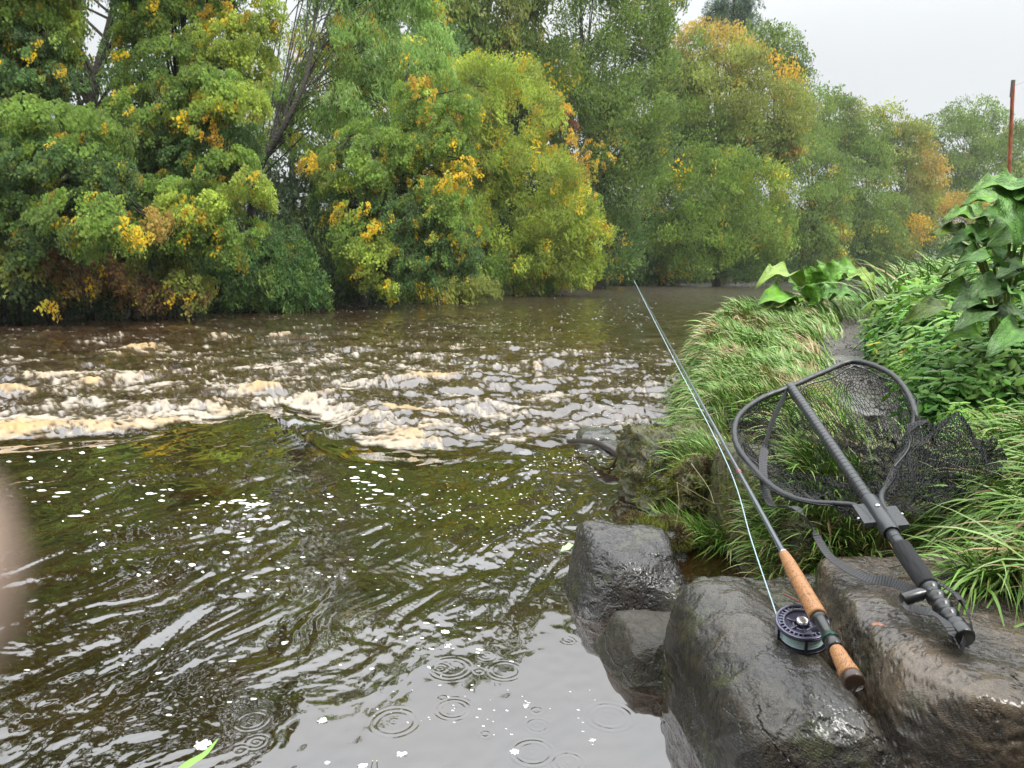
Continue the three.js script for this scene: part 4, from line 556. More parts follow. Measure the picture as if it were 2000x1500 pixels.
{
  const R = rng(81), kinds = [herb(1), herb(2), herb(3)], L = [[], [], []], Cc = [[], [], []], m = new THREE.Matrix4(), e = new THREE.Euler(), q = new THREE.Quaternion();
  for (let i = 0; i < 11000; i++) {
    const z = -2.5 - 5.4 * Math.pow(R(), 1.1), d = pathMid(z) + 0.2 + 2.3 * Math.pow(R(), 1.15), x = onLedge(z, d) + 0.0, k = i % 3, s = (0.34 + 0.6 * R() * R() + 0.18 * R()) * (d < 1.2 ? 0.8 : 1) * clamp(-z / 4, 0.6, 1.05);
    if (x > 1.05 * -z * 0.75 + 1.6) continue;
    e.set((R() - 0.5) * 0.8, R() * 6.28, 0.3 + (R() - 0.5) * 0.8); q.setFromEuler(e);
    m.compose(V(x, ground(x, z) - 0.01, z), q, V(s, s, s)); L[k].push(...m.elements);
    const n = N2(x * 1.6, z * 1.6), t = 0.75 + 0.45 * R(), c = n > 0.25 ? [0.145, 0.33, 0.03] : n < -0.4 ? [0.075, 0.19, 0.025] : R() < 0.08 ? [0.26, 0.31, 0.035] : [0.11, 0.275, 0.026];
    Cc[k].push(c[0] * t, c[1] * t, c[2] * t);
  }
  for (let i = 0; i < 1500; i++) { // taller ones round the foot of the burdock
    const z = -2.75 - 1.3 * R(), x = (0.55 + 0.32 * R()) * -z, k = i % 3, s = 0.3 + 0.4 * R(), t = 0.7 + 0.5 * R();
    e.set((R() - 0.5) * 0.8, R() * 6.28, 0.2 + (R() - 0.5) * 0.8); q.setFromEuler(e); m.compose(V(x, ground(x, z) - 0.01, z), q, V(s, s, s)); L[k].push(...m.elements); Cc[k].push(0.095 * t, 0.25 * t, 0.03 * t);
  }
  const all = thing('undergrowth', 'fresh green nettles and herbs crowding the bank right of the path', 'plants'); tag(all, null, null, null, 'stuff');
  kinds.forEach((g, k) => { const im = new THREE.InstancedMesh(g, herbMat, L[k].length / 16); im.instanceMatrix.array.set(L[k]); im.instanceColor = new THREE.InstancedBufferAttribute(new Float32Array(Cc[k]), 3); im.name = 'herbs'; im.userData.kind = 'stuff'; im.castShadow = im.receiveShadow = true; all.add(im); });
}
// big leaves: base, tip, width, how far the middle rises, and which way the face looks
const leafVein = pic(256, (u, v) => { const a = Math.abs(v - 0.5) * 2, k = (u * 7 - a * 1.6) % 1, w = Math.abs(((k + 1) % 1) - 0.5) * 2; return 0.45 + 0.35 * Math.pow(w, 0.5) - (a < 0.05 ? 0.35 : 0) + 0.2 * N4(u, v, 30); });
const bigLeafMat = (c, rough) => phys({ color: rgb(...c), vertexColors: true, roughness: rough ?? 0.42, specularIntensity: 0.8, side: THREE.DoubleSide, bumpMap: leafVein, bumpScale: 0.011, clearcoat: 0.2, clearcoatRoughness: 0.3 });
const leafGreen = bigLeafMat([0.13, 0.31, 0.022]), leafDeep = bigLeafMat([0.1, 0.26, 0.03]), leafOld = bigLeafMat([0.2, 0.32, 0.025]), leafGrey = bigLeafMat([0.11, 0.22, 0.06], 0.45), stemMat = std({ color: rgb(0.14, 0.17, 0.05), roughness: 0.6 });
function bigLeaf(b, tip, W, rise, face, seed, fold = 0.38) {
  const nu = 16, nv = 12, P = [], C = [], UV = [], I = [], R = rng(seed), ax = tip.clone().sub(b), L = ax.length(), f = ax.clone().normalize(), sd = f.clone().cross(face).normalize(), up = sd.clone().cross(f), ph = R() * 9;
  for (let i = 0; i <= nu; i++) for (let j = 0; j <= nv; j++) {
    const t = i / nu, s = j / nv * 2 - 1, w = 0.5 * W * Math.pow(Math.sin(Math.PI * Math.pow(lerp(0.06, 1, t), 0.72)), 0.75) * (t < 0.12 ? 0.55 + 0.45 * t / 0.12 : 1), lobe = t < 0.2 ? -0.10 * L * Math.pow(Math.abs(s), 2) * (1 - t / 0.2) : 0;
    const wave = Math.abs(s) ** 2 * 0.11 * W * Math.sin(t * 15 + ph + (s > 0 ? 1.7 : 0)) + 0.03 * W * N2(t * 4 + ph, s * 2), h = rise * L * (4 * t * (1 - t)) - rise * 0.6 * L * t * t + fold * w * Math.abs(s) * Math.abs(s) + wave;
    const q = b.clone().addScaledVector(f, t * L + lobe).addScaledVector(sd, s * w).addScaledVector(up, h);
    P.push(q.x, q.y, q.z); UV.push(t, s * 0.5 + 0.5);
    const sp = N2(t * 7 + seed, s * 5) > 0.72 ? 0.55 : 1, mid = Math.abs(s) < 0.1 ? 1.35 : 1, n = 0.85 + 0.3 * N2(t * 3 + seed * 3, s * 3);
    C.push(n * sp * mid, n * sp * mid, n * sp);
    if (i < nu && j < nv) { const k = i * (nv + 1) + j; I.push(k, k + 1, k + nv + 1, k + 1, k + nv + 2, k + nv + 1); }
  }
  return geom(P, I, C, UV);
}
function bigPlant(name, label, root, list, seed) {
  const t = thing(name, label, 'plant');
  list.forEach(([bx, by, tx, ty, w, dep, dt, rise, fx, fy, fz, mat, stalk = 1], i) => {
    const b = at(bx, by, dep), tip = at(tx, ty, dep - dt);
    part('leaf', bigLeaf(b, tip, w * dep / FOCAL, rise, V(fx, fy, fz), seed + i), mat, t);
    if (stalk) { const m = root.clone().lerp(b, 0.6).add(V(0, 0.08, 0)); part('leaf_stalk', tube([root.clone().add(V((i % 5 - 2) * 0.02, 0, (i % 3 - 1) * 0.03)), m, b], (u) => lerp(0.011, 0.006, u), 6, 10, false), stemMat, t); }
  });
  return t;
}
{
  const r = at(1600, 592, 6.1); r.y = floorAt(r.x, r.z) - 0.02;
  bigPlant('butterbur_plant', 'low plant of broad pale green leaves at the end of the grassy ledge', r, [
    [1560, 560, 1482, 545, 62, 6.0, 0.2, 0.22, 0, 1, 0.35, leafOld], [1550, 585, 1484, 590, 56, 5.9, 0.3, 0.1, 0, 1, 0.7, leafGreen], [1540, 592, 1486, 606, 36, 5.8, 0.2, 0.1, -0.3, 0.8, 0.7, leafOld],
    [1590, 560, 1575, 520, 44, 6.2, 0.1, 0.1, -0.4, 0.6, 0.9, leafGreen], [1600, 548, 1600, 507, 30, 6.3, 0, 0.15, 0.3, 0.4, 1, leafGreen], [1610, 560, 1655, 522, 60, 6.2, 0.1, 0.2, 0.1, 0.9, 0.8, leafGreen],
    [1625, 552, 1690, 530, 62, 6.3, 0, 0.25, 0, 1, 0.6, leafGreen], [1650, 545, 1712, 568, 50, 6.1, 0.2, 0.25, 0.1, 1, 0.6, leafOld], [1580, 585, 1608, 555, 44, 5.9, 0.1, 0.1, -0.2, 0.6, 1, leafGreen], [1600, 585, 1640, 566, 46, 5.9, 0.1, 0.15, 0, 0.9, 0.7, leafDeep],
    [1560, 565, 1540, 535, 40, 6.3, 0, 0.1, 0, 0.8, 0.8, leafDeep], [1620, 585, 1680, 582, 44, 5.9, 0.15, 0.2, 0, 1, 0.5, leafDeep], [1690, 560, 1735, 552, 34, 6.2, 0, 0.2, 0, 1, 0.6, leafGreen], [1555, 595, 1530, 600, 30, 5.8, 0.1, 0.1, 0, 1, 0.6, leafOld]], 900);
  const r2 = at(1960, 700, 3.2); r2.y = floorAt(r2.x, r2.z) - 0.02;
  bigPlant('burdock_plant', 'tall burdock with big dark green leaves below the rusty post', r2, [
    [1990, 400, 1905, 362, 70, 3.0, 0.15, 0.15, -0.1, 0.9, 0.6, leafGreen], [1975, 360, 1990, 480, 84, 2.95, 0.2, 0.12, -0.3, 0.2, 1, leafDeep], [1965, 400, 1880, 395, 60, 3.2, 0, 0.15, 0, 0.9, 0.5, leafGreen], [1930, 430, 1862, 415, 50, 3.3, 0, 0.15, 0, 0.9, 0.6, leafGreen],
    [1895, 470, 1826, 452, 44, 3.2, 0.1, 0.1, -0.1, 0.8, 0.9, leafOld, 0], [1905, 465, 1990, 440, 56, 3.3, 0, 0.15, 0.1, 0.8, 0.7, leafDeep], [1900, 470, 1960, 505, 60, 3.1, 0.2, 0.1, 0.1, 0.8, 0.9, leafDeep], [1900, 490, 1832, 500, 50, 3.1, 0.1, 0.12, 0, 1, 0.7, leafGrey],
    [1920, 500, 1870, 520, 46, 3.0, 0.1, 0.15, 0, 0.9, 0.8, leafGreen], [1940, 520, 2000, 530, 56, 3.1, 0.1, 0.15, 0, 0.9, 0.8, leafGrey], [1960, 560, 1880, 590, 56, 2.9, 0.15, 0.12, -0.2, 0.8, 0.9, leafGrey], [1970, 570, 2020, 620, 60, 2.8, 0.2, 0.1, 0.1, 0.7, 0.9, leafDeep],
    [1930, 600, 1870, 640, 50, 2.8, 0.2, 0.1, -0.2, 0.7, 1, leafGrey], [1850, 600, 1765, 628, 46, 3.3, 0.2, 0.1, -0.1, 0.9, 0.8, leafOld, 0], [1990, 640, 1930, 690, 56, 2.7, 0.2, 0.1, -0.2, 0.7, 1, leafDeep], [2000, 470, 2040, 420, 60, 3.0, 0, 0.2, 0, 0.8, 0.8, leafGreen], [1985, 440, 1925, 470, 46, 3.1, 0.1, 0.2, 0, 0.9, 0.7, leafGreen], [1945, 380, 1990, 345, 44, 3.3, -0.1, 0.2, 0.2, 0.8, 0.7, leafGreen], ...Array.from({ length: 18 }, (_, i) => { const R = rng(4000 + i), x = 1885 + 130 * R(), y = 410 + 270 * Math.pow(R(), 1.2), s = R() < 0.6 ? -1 : 1; return [x, y, x + s * (45 + 40 * R()), y + 20 * (R() - 0.75), 36 + 26 * R(), 3.25 - 0.6 * R(), 0.2 * R(), 0.12, -0.2 + 0.4 * R(), 0.9, 0.5 + 0.5 * R(), [leafGreen, leafDeep, leafGreen, leafGrey][i % 4], 0]; })], 950);
}
{ // dry stalks by the mossy rock
  const mt = std({ color: rgb(0.4, 0.36, 0.2), roughness: 0.7 });
  [['dry_stalk', 'pale dry stalk sticking out to the left below the moss', [[1440, 1000, 2.45], [1385, 978, 2.38], [1322, 942, 2.35]]], ['dry_stalk', 'pale dry stalk leaning across the mossy rock towards the rod', [[1350, 905, 2.45], [1385, 955, 2.38], [1395, 985, 2.33]]], ['dry_stalk', 'thin brown stalk hanging straight down in the dark hollow', [[1322, 942, 2.35], [1326, 985, 2.34], [1318, 1035, 2.34]]]]
    .forEach(([n, label, p]) => solo(n, tube(p.map(([a, b, d]) => at(a, b, d)), (t) => lerp(0.0016, 0.0007, t), 5, 12), mt, label, 'stalk'));
}
{ // rusty post with its wire
  const top = at(1979, 158, 4.6), bot = at(1971, 480, 4.55), t = thing('rusty_post', 'thin rusty metal post standing behind the burdock against the sky', 'post');
  const rust = pic(128, (u, v) => { const n = 0.5 + 0.4 * N4(u, v, 8) + 0.3 * N4(u, v, 25, 4); return [0.36 + 0.3 * n, 0.2 + 0.16 * n, 0.13 + 0.12 * n]; }, true); rust.repeat.set(6, 1.2);
  bot.y = ground(bot.x, bot.z) - 0.1;
  part('pole', tube([bot, top], 0.0105, 14, 8), std({ map: rust, roughness: 0.85 }), t);
  const cap = top.clone(); part('cap', tube([cap.clone().add(V(0, -0.09, 0)), cap.clone().add(V(0, 0.004, 0))], 0.0113, 14, 2), std({ color: rgb(0.12, 0.1, 0.09), roughness: 0.7 }), t);
  const w = at(2300, 30, 4.4), w0 = top.clone().add(V(0, -0.03, 0));
  part('wire', tube([w0, w0.clone().lerp(w, 0.5).add(V(0, -0.02, 0)), w], 0.0012, 5, 16, false), std({ color: rgb(0.3, 0.3, 0.28), roughness: 0.5, metalness: 0.6 }), t);
}
{ // unseen trees added behind the photographer to darken the near sides of the boulders
  const F = (lobes, seed) => foliage(0, lobes, 'oval', 0.6, seed, 0.9, { world: true, maxB: 0.8, fleck: 0 });
  [['unseen_shade_tree', 'unseen dark low bushy tree added behind the photographer to shade the boulders', V(-4, 0, 2.6), [[-4, 1.6, 1.6, 1.4, 'DK', 2.8], [-2.4, 1.3, 1.3, 1.2, 'DK', 2.4], [-4.5, 3.4, 1.6, 1.4, 'DK', 3.4], [-0.6, 1.2, 1.2, 1.1, 'DK', 2.2], [1.2, 1.4, 1.3, 1.2, 'DK', 1.9], [2.6, 1.6, 1.2, 1.2, 'DK', 1.2]]],
   ['unseen_shade_tree', 'unseen tall dark tree added behind the photographer to keep sun off the boulders', V(2.6, 0, 3.2), [[2.4, 7.0, 2.0, 1.4, 'G2', 2.4], [1.4, 6.2, 1.6, 1.2, 'G2', 1.4], [3.0, 8.2, 1.8, 1.3, 'G2', 3.0], [1.6, 4.2, 1.6, 1.3, 'G2', 2.4], [3.4, 3.6, 1.6, 1.4, 'G2', 3.4], [0.6, 3.4, 1.2, 0.9, 'G2', 3.6], [2.6, 2.2, 1.5, 1.0, 'G2', 3.4], [2.4, 5.4, 1.6, 1.2, 'G2', 3.6]]],
   ['unseen_shade_tree', 'second unseen dark tree added behind the photographer to block light', V(-1.6, 0, 4.6), [[-1.6, 3.6, 1.6, 1.3, 'G2', 4.4], [-0.4, 2.2, 1.4, 1.2, 'G2', 4.0], [-2.4, 2.2, 1.4, 1.2, 'G2', 4.4], [-1, 5.2, 1.6, 1.2, 'G2', 4.6]]]].forEach(([n, label, foot, lobes], i) => {
    const t = thing(n, label, 'tree'); foot.y = ground(foot.x, foot.z) - 0.1;
    part('trunk', tube([foot, foot.clone().add(V(0.1, 2, -0.1)), foot.clone().add(V(-0.1, 4.6, -0.2))], (u) => lerp(0.16, 0.05, u), 9, 16, true, 0.12), bark, t);
    hang('crown', F(lobes, 700 + i), t);
  });
}
// ---------- the rod, the reel and the landing net ----------
const project = (p) => { const y = p.y - EYE, f = -p.z * CP - y * SP, u = y * CP - p.z * SP; return [1000 + FOCAL * p.x / f, 750 - FOCAL * u / f]; };
const lineAt = (a, b, py) => { let lo = 0, hi = 1; const up = project(a)[1] > project(b)[1]; for (let i = 0; i < 40; i++) { const m = (lo + hi) / 2; (project(a.clone().lerp(b, m))[1] > py) === up ? lo = m : hi = m; } return a.clone().lerp(b, lo); };
const dropTex = pic(256, (u, v) => 0.5 + 0.5 * sstep(0.35, 0.7, N4(u, v, 40)));
const cork = (() => {
  const map = pic(256, (u, v) => { const n = 0.5 * N4(u, v, 20) + 0.4 * N4(u, v, 60, 3), pit = sstep(0.45, 0.6, N4(u, v, 34, 9)), ring = Math.abs(((v * 4) % 1) - 0.5) > 0.47 ? 0.12 : 0; const k = 0.62 + 0.1 * n - 0.25 * pit - ring; return [k * 1.08, k * 0.76, k * 0.48]; }, true);
  map.repeat.set(10, 10); return phys({ map, roughness: 0.6, clearcoat: 0.2, clearcoatRoughness: 0.3 });
})();
const black = phys({ color: rgb(0.012, 0.012, 0.013), roughness: 0.35, clearcoat: 0.5, clearcoatRoughness: 0.1 }), anod = phys({ color: rgb(0.018, 0.016, 0.03), metalness: 0.55, roughness: 0.28, clearcoat: 0.4, clearcoatRoughness: 0.12 }), steel = std({ color: rgb(0.55, 0.55, 0.56), metalness: 1, roughness: 0.22 }), blankMat = phys({ color: rgb(0.06, 0.075, 0.085), roughness: 0.25, clearcoat: 1, clearcoatRoughness: 0.08 });
function lathe(profile, a, b, sides = 28) { // [t along a-b, radius]
  const ax = b.clone().sub(a), L = ax.length(), g = new THREE.LatheGeometry(profile.map(([t, r]) => new THREE.Vector2(r, t * L)), sides), q = new THREE.Quaternion().setFromUnitVectors(V(0, 1, 0), ax.normalize());
  const uv = g.attributes.uv; for (let i = 0; i < uv.count; i++) uv.setXY(i, uv.getX(i) * 0.1, uv.getY(i) * L);
  return g.applyQuaternion(q).translate(a.x, a.y, a.z);
}
{
  const butt = onY(1669, 1334, 0.272), tip = at(1238, 546, 4.7), rod = thing('fishing_rod', 'double handed fly rod with cork grips leaning from the boulder over the river', 'fishing rod');
  const on = (py) => lineAt(butt, tip, py), sag = (p) => p;
  const gTop = on(1082), gLow = on(1205), rTop = on(1268), bEnd = on(1322);
  const Lr = butt.distanceTo(tip), blankR = (p) => lerp(0.0078, 0.0016, Math.pow(butt.distanceTo(p) / Lr, 0.8));
  part('blank', tube([gTop.clone().lerp(gLow, 0.1), on(900), on(700), on(600), tip], (t) => lerp(0.0072, 0.0014, Math.pow(t, 0.8)), 10, 60), blankMat, rod);
  part('fore_grip', lathe([[0, 0], [0, 0.0155], [0.03, 0.0165], [0.3, 0.0152], [0.62, 0.0142], [0.85, 0.0128], [0.97, 0.0105], [1, 0.0095], [1, 0]], gLow, gTop), cork, rod);
  part('rear_grip', lathe([[0, 0], [0, 0.0165], [0.1, 0.0168], [0.4, 0.0145], [0.8, 0.0128], [0.95, 0.0118], [1, 0.0105], [1, 0]], bEnd, rTop), cork, rod);
  part('butt_cap', lathe([[0, 0], [0, 0.0145], [0.25, 0.0178], [0.8, 0.018], [1, 0.0168], [1, 0]], butt.clone().lerp(bEnd, -0.2), bEnd), phys({ color: rgb(0.045, 0.022, 0.013), roughness: 0.4, clearcoat: 0.4 }), rod);
  part('reel_seat', lathe([[0, 0], [0, 0.011], [0.08, 0.0135], [0.2, 0.0135], [0.22, 0.0115], [0.3, 0.0115], [0.31, 0.0135], [0.4, 0.0135], [0.42, 0.0108], [0.9, 0.0108], [0.92, 0.014], [1, 0.014], [1, 0]], rTop, gLow), black, rod);
  part('lock_ring', lathe([[0, 0.011], [0.1, 0.0142], [0.9, 0.0142], [1, 0.011]], rTop.clone().lerp(gLow, 0.27), rTop.clone().lerp(gLow, 0.36)), phys({ color: rgb(0.015, 0.05, 0.035), metalness: 0.5, roughness: 0.3 }), rod);
  part('winding_check', lathe([[0, 0.0095], [0.5, 0.0102], [1, 0.0088]], gTop.clone(), gTop.clone().lerp(tip, 0.002)), steel, rod);
  for (const py of [925, 700, 628, 585]) { // red and grey whippings and the rings
    const p = on(py), q = p.clone().lerp(tip, 0.006), r = blankR(p) + 0.0009;
    part('whipping', lathe([[0, r * 0.9], [0.1, r], [0.9, r], [1, r * 0.9]], p, q, 14), py === 925 ? phys({ color: rgb(0.22, 0.03, 0.03), roughness: 0.3, clearcoat: 0.8 }) : blankMat, rod);
    const ax = tip.clone().sub(butt).normalize(), dn = V(-0.75, -0.35, 0.2).addScaledVector(ax, -V(-0.75, -0.35, 0.2).dot(ax)).normalize(), rr = py > 900 ? 0.0085 : 0.0045, c = p.clone().addScaledVector(dn, rr + 0.012 * (py > 900 ? 1 : 0.45));
    const ring = new THREE.TorusGeometry(rr, 0.0009, 6, 20).applyQuaternion(new THREE.Quaternion().setFromUnitVectors(V(0, 0, 1), ax)).translate(c.x, c.y, c.z);
    part('line_guide', mergeGeometries([ring.toNonIndexed(), tube([p, c.clone().addScaledVector(dn, -rr)], 0.0009, 5, 2).toNonIndexed(), tube([q, c.clone().addScaledVector(dn, -rr)], 0.0009, 5, 2).toNonIndexed()].map((g) => { g.deleteAttribute('uv'); return g; })), py > 900 ? black : steel, rod);
  }
  // reel: a frame, a spool with a drilled face, its knob and the line on it
  const rc = onY(1566, 1229, 0.246), nrm = V(-0.1, 0.95, 0.24).normalize(), q = new THREE.Quaternion().setFromUnitVectors(V(0, 1, 0), nrm), Rr = 0.0485, Tk = 0.034;
  const put = (g) => g.applyQuaternion(q).translate(rc.x, rc.y, rc.z);
  const ringY = (ri, ro, y0, y1, n = 64) => new THREE.LatheGeometry([[ri, y0], [ro - 0.001, y0], [ro, y0 + 0.001], [ro, y1 - 0.001], [ro - 0.001, y1], [ri, y1], [ri, y0]].map(([x, y]) => new THREE.Vector2(x, y)), n);
  const frameG = [ringY(0.004, Rr, -Tk / 2 - 0.002, -Tk / 2 + 0.0035), ringY(Rr - 0.004, Rr + 0.0005, Tk / 2 - 0.0045, Tk / 2 - 0.0005)];
  for (let k = 0; k < 5; k++) { const a = 0.5 + k * Math.PI * 2 / 5; frameG.push(new THREE.CylinderGeometry(0.0028, 0.0028, Tk, 10).translate(Math.cos(a) * (Rr - 0.003), 0, Math.sin(a) * (Rr - 0.003))); }
  const reel = part('reel', put(mergeGeometries(frameG.map((g) => g.toNonIndexed()))), anod, rod);
  const spool = [ringY(Rr - 0.0175, Rr - 0.0135, Tk / 2 - 0.001, Tk / 2 + 0.002), ringY(Rr - 0.0062, Rr - 0.0005, Tk / 2 - 0.001, Tk / 2 + 0.003), ringY(0.012, 0.017, -0.004, Tk / 2 - 0.004), new THREE.LatheGeometry([[0.0165, Tk / 2 - 0.006], [Rr - 0.0165, Tk / 2 - 0.002]].map(([x, y]) => new THREE.Vector2(x, y)), 48)];
  for (let k = 0; k < 30; k++) { if (k % 15 === 7) continue; const a = k / 30 * Math.PI * 2; spool.push(new THREE.BoxGeometry(0.0085, 0.0026, 0.0024).translate(Rr - 0.0102, Tk / 2 + 0.0006, 0).rotateY(a)); }
  for (let k = 0; k < 6; k++) spool.push(new THREE.BoxGeometry(0.02, 0.0024, 0.0026).translate(0.022, Tk / 2 - 0.0035, 0).rotateY(0.4 + k * Math.PI / 3));
  part('spool', put(mergeGeometries(spool.map((g) => g.toNonIndexed()))), phys({ color: rgb(0.11, 0.105, 0.16), metalness: 0.7, roughness: 0.3, clearcoat: 0.4 }), reel);
  part('spool_cap', put(new THREE.LatheGeometry([[0, Tk / 2 + 0.0065], [0.009, Tk / 2 + 0.0065], [0.0105, Tk / 2 + 0.005], [0.0108, Tk / 2 - 0.004], [0, Tk / 2 - 0.004]].map(([x, y]) => new THREE.Vector2(x, y)), 32).translate(0.0, 0, 0)), std({ color: rgb(0.85, 0.84, 0.8), metalness: 0.9, roughness: 0.25 }), reel);
  part('reel_handle', put(new THREE.LatheGeometry([[0, 0.010], [0.0045, 0.0095], [0.0055, 0.007], [0.0045, 0], [0, 0]].map(([x, y]) => new THREE.Vector2(x, y)), 20).translate(0.019, Tk / 2 + 0.002, -Rr + 0.017)), std({ color: rgb(0.8, 0.79, 0.76), metalness: 0.8, roughness: 0.25 }), reel);
  const coil = []; for (let k = 0; k < 9; k++) coil.push(new THREE.TorusGeometry(Rr - 0.0085 - (k % 2) * 0.0008, 0.0018, 6, 60).rotateX(Math.PI / 2).translate(0, -Tk / 2 + 0.0055 + k * 0.0028, 0));
  part('line_coil', put(mergeGeometries(coil)), phys({ color: rgb(0.42, 0.55, 0.55), roughness: 0.4 }), reel);
  const foot = rTop.clone().lerp(gLow, 0.65); part('reel_foot', tube([rc.clone().addScaledVector(nrm, -0.004).lerp(foot, 0.55), foot], 0.006, 8, 6), anod, reel);
  // fly line from the reel through the rings to the tip
  const off = on(925).add(V(-0.019, -0.009, 0.004)), s = rc.clone().add(V(-Rr * 0.9, 0.012, 0.004)), mid = s.clone().lerp(off, 0.5);
  part('fly_line', tube([s, mid.add(V(-0.002, -0.004, 0)), off, on(700).add(V(-0.012, -0.004, 0)), on(628).add(V(-0.008, -0.004, 0)), tip.clone().add(V(0.0, -0.004, 0))], 0.00135, 6, 90, false), phys({ color: rgb(0.5, 0.68, 0.74), roughness: 0.35 }), rod);
}
{
  const E = onY(1872, 1230, 0.273), A = at(1545, 757, 2.31), net = thing('landing_net', 'black salmon landing net with long pole lying on the slab and grass', 'landing net');
  const on = (py) => lineAt(E, A, py), B = on(1000), L = onY(1437, 862, 0.44), n = A.clone().sub(B).cross(L.clone().sub(B)).normalize();
  const onPlane = (px, py) => { const d = ray(px, py), o = V(0, EYE, 0); return d.multiplyScalar(B.clone().sub(o).dot(n) / d.dot(n)).add(o); };
  const tubeMat = phys({ color: rgb(0.03, 0.032, 0.035), roughness: 0.42, clearcoat: 0.35, clearcoatRoughness: 0.2, bumpMap: dropTex, bumpScale: 0.0012 });
  const ax = A.clone().sub(E).normalize();
  part('pole', tube([on(1026), A.clone().addScaledVector(ax, 0.01)], 0.0146, 20, 30), tubeMat, net);
  part('inner_pole', tube([on(1150), on(1020)], 0.0135, 18, 12), tubeMat, net);
  const collars = []; { const a = on(1075), b = A, Lc = a.distanceTo(b); for (let k = 1; k < 46; k++) { const p = a.clone().lerp(b, k / 46), r = p.distanceTo(E) < on(1026).distanceTo(E) ? 0.0138 : 0.0149; collars.push(lathe([[0, r - 0.001], [0.3, r + 0.0004], [0.7, r + 0.0004], [1, r - 0.001]], p, p.clone().addScaledVector(ax, 0.0022), 18)); } }
  tag(part('pole_ridges', mergeGeometries(collars), tubeMat, net), null, null, null, 'stuff');
  part('foam_grip', lathe([[0, 0.012], [0.01, 0.0185], [0.03, 0.0195], [0.97, 0.0195], [0.99, 0.0185], [1, 0.012]], on(1147), on(1068), 24), std({ color: rgb(0.022, 0.022, 0.023), roughness: 0.95, bumpMap: grainTex, bumpScale: 0.003 }), net);
  // finger grip and its side arm
  const g0 = on(1147), g1 = on(1226), ribs = []; for (let k = 0; k <= 24; k++) { const t = k / 24; ribs.push([t, 0.0165 + 0.0028 * Math.sin(t * Math.PI * 9)]); }
  part('hand_grip', lathe([[-0.02, 0], [-0.02, 0.013], ...ribs, [1.08, 0.0185], [1.1, 0.016], [1.1, 0]], g0, g1, 24), black, net);
  part('end_plug', lathe([[0, 0.0165], [0.2, 0.0205], [0.8, 0.0205], [1, 0.017], [1, 0]], g1, g1.clone().addScaledVector(ax, -0.03), 24), black, net);
  const arm = onY(1762, 1172, 0.285); part('side_arm', lathe([[0, 0], [0, 0.010], [0.05, 0.013], [0.35, 0.0125], [0.6, 0.013], [0.75, 0.009], [1, 0.010], [1, 0]], arm, g0.clone().lerp(g1, 0.08), 16), black, net);
  // hoop
  const hp = [[1700, 1018], [1686, 1000], [1668, 987], [1640, 984], [1580, 980], [1525, 962], [1466, 908], [1437, 862], [1442, 815], [1482, 781], [1545, 755], [1604, 729], [1668, 706], [1736, 728], [1786, 800], [1772, 868], [1736, 944], [1722, 966], [1723, 982], [1733, 1000]].map(([a, b]) => onPlane(a, b));
  const hoop = new THREE.CatmullRomCurve3(hp, false, 'centripetal');
  part('hoop', tube(hp, (t) => (t < 0.1 || t > 0.93 ? 0.0068 : 0.0088 + 0.0006 * Math.sin(t * 330)), 12, 220), phys({ color: rgb(0.022, 0.023, 0.025), roughness: 0.5, clearcoat: 0.3, clearcoatRoughness: 0.25, bumpMap: dropTex, bumpScale: 0.0015 }), net);
  // bracket: a sleeve with a flange each side
  const b0 = on(1042), b1 = on(978), sd = ax.clone().cross(n).normalize(), bk = [lathe([[0, 0.0165], [0, 0.0195], [1, 0.0195], [1, 0.0165]], b0, b1, 20).toNonIndexed()];
  for (const s of [-1, 1]) { const bx = new THREE.BoxGeometry(0.028, 0.075, 0.012).toNonIndexed(), m = new THREE.Matrix4().makeBasis(sd, ax, n), c = b0.clone().lerp(b1, s > 0 ? 0.42 : 0.58).addScaledVector(sd, s * 0.03); m.setPosition(c); bk.push(bx.applyMatrix4(m)); }
  part('bracket', mergeGeometries(bk), tubeMat, net);
  const bo = b0.clone().lerp(b1, 0.62).addScaledVector(n, 0.0195); part('bolt', new THREE.SphereGeometry(0.0062, 16, 10).scale(1, 0.6, 1).applyQuaternion(new THREE.Quaternion().setFromUnitVectors(V(0, 1, 0), n)).translate(bo.x, bo.y, bo.z), steel, net);
  for (const s of [-1, 1]) { const p = b0.clone().lerp(b1, 0.5).addScaledVector(sd, s * 0.047); part('side_bolt', new THREE.SphereGeometry(0.004, 12, 8).translate(p.x, p.y, p.z), steel, net); }
  // the bag, knotless six-sided mesh: hangs from the hoop, slumps on the ground and spills to the right of the hoop
  const Hc = hp.reduce((s, p) => s.add(p), V(0, 0, 0)).multiplyScalar(1 / hp.length), Cb = V(1.27, 0, -1.96);
  const rim = (u) => hoop.getPointAt(clamp(0.06 + 0.9 * (((u % 1) + 1) % 1)));
  const rimC = Array.from({ length: 400 }, (_, i) => rim(i / 400));
  const bagAt = (u, v) => {
    const h = rimC[Math.floor((((u % 1) + 1) % 1) * 400)], k = sstep(0.0, 1, v), across = clamp((h.x - Hc.x) / 0.25, -1, 1), over = sstep(-0.2, 0.6, across) * (1 - 0.9 * sstep(-0.05, 0.18, Hc.z - h.z));   // over: the fold that goes over the top
    const tx = Cb.x + (h.x - Hc.x) * 0.42 * (1 - 0.55 * v), tz = Cb.z + (h.z - Hc.z) * 0.62 * (1 - 0.5 * v);
    let x = lerp(h.x, tx, k) + 0.02 * N2(u * 9, v * 5), z = lerp(h.z, tz, k) + 0.02 * N2(u * 9 + 30, v * 5);
    const g = Math.max(floorAt(x, z), 0.26) + 0.06, lie = g + 0.012 + 0.022 * N3(x * 11, z * 11, 2) + 0.02 * Math.abs(N3(x * 24 + z * 9, z * 24, 5));
    let y = lerp(h.y, lie, sstep(0.02, lerp(0.38, 0.75, over), v));
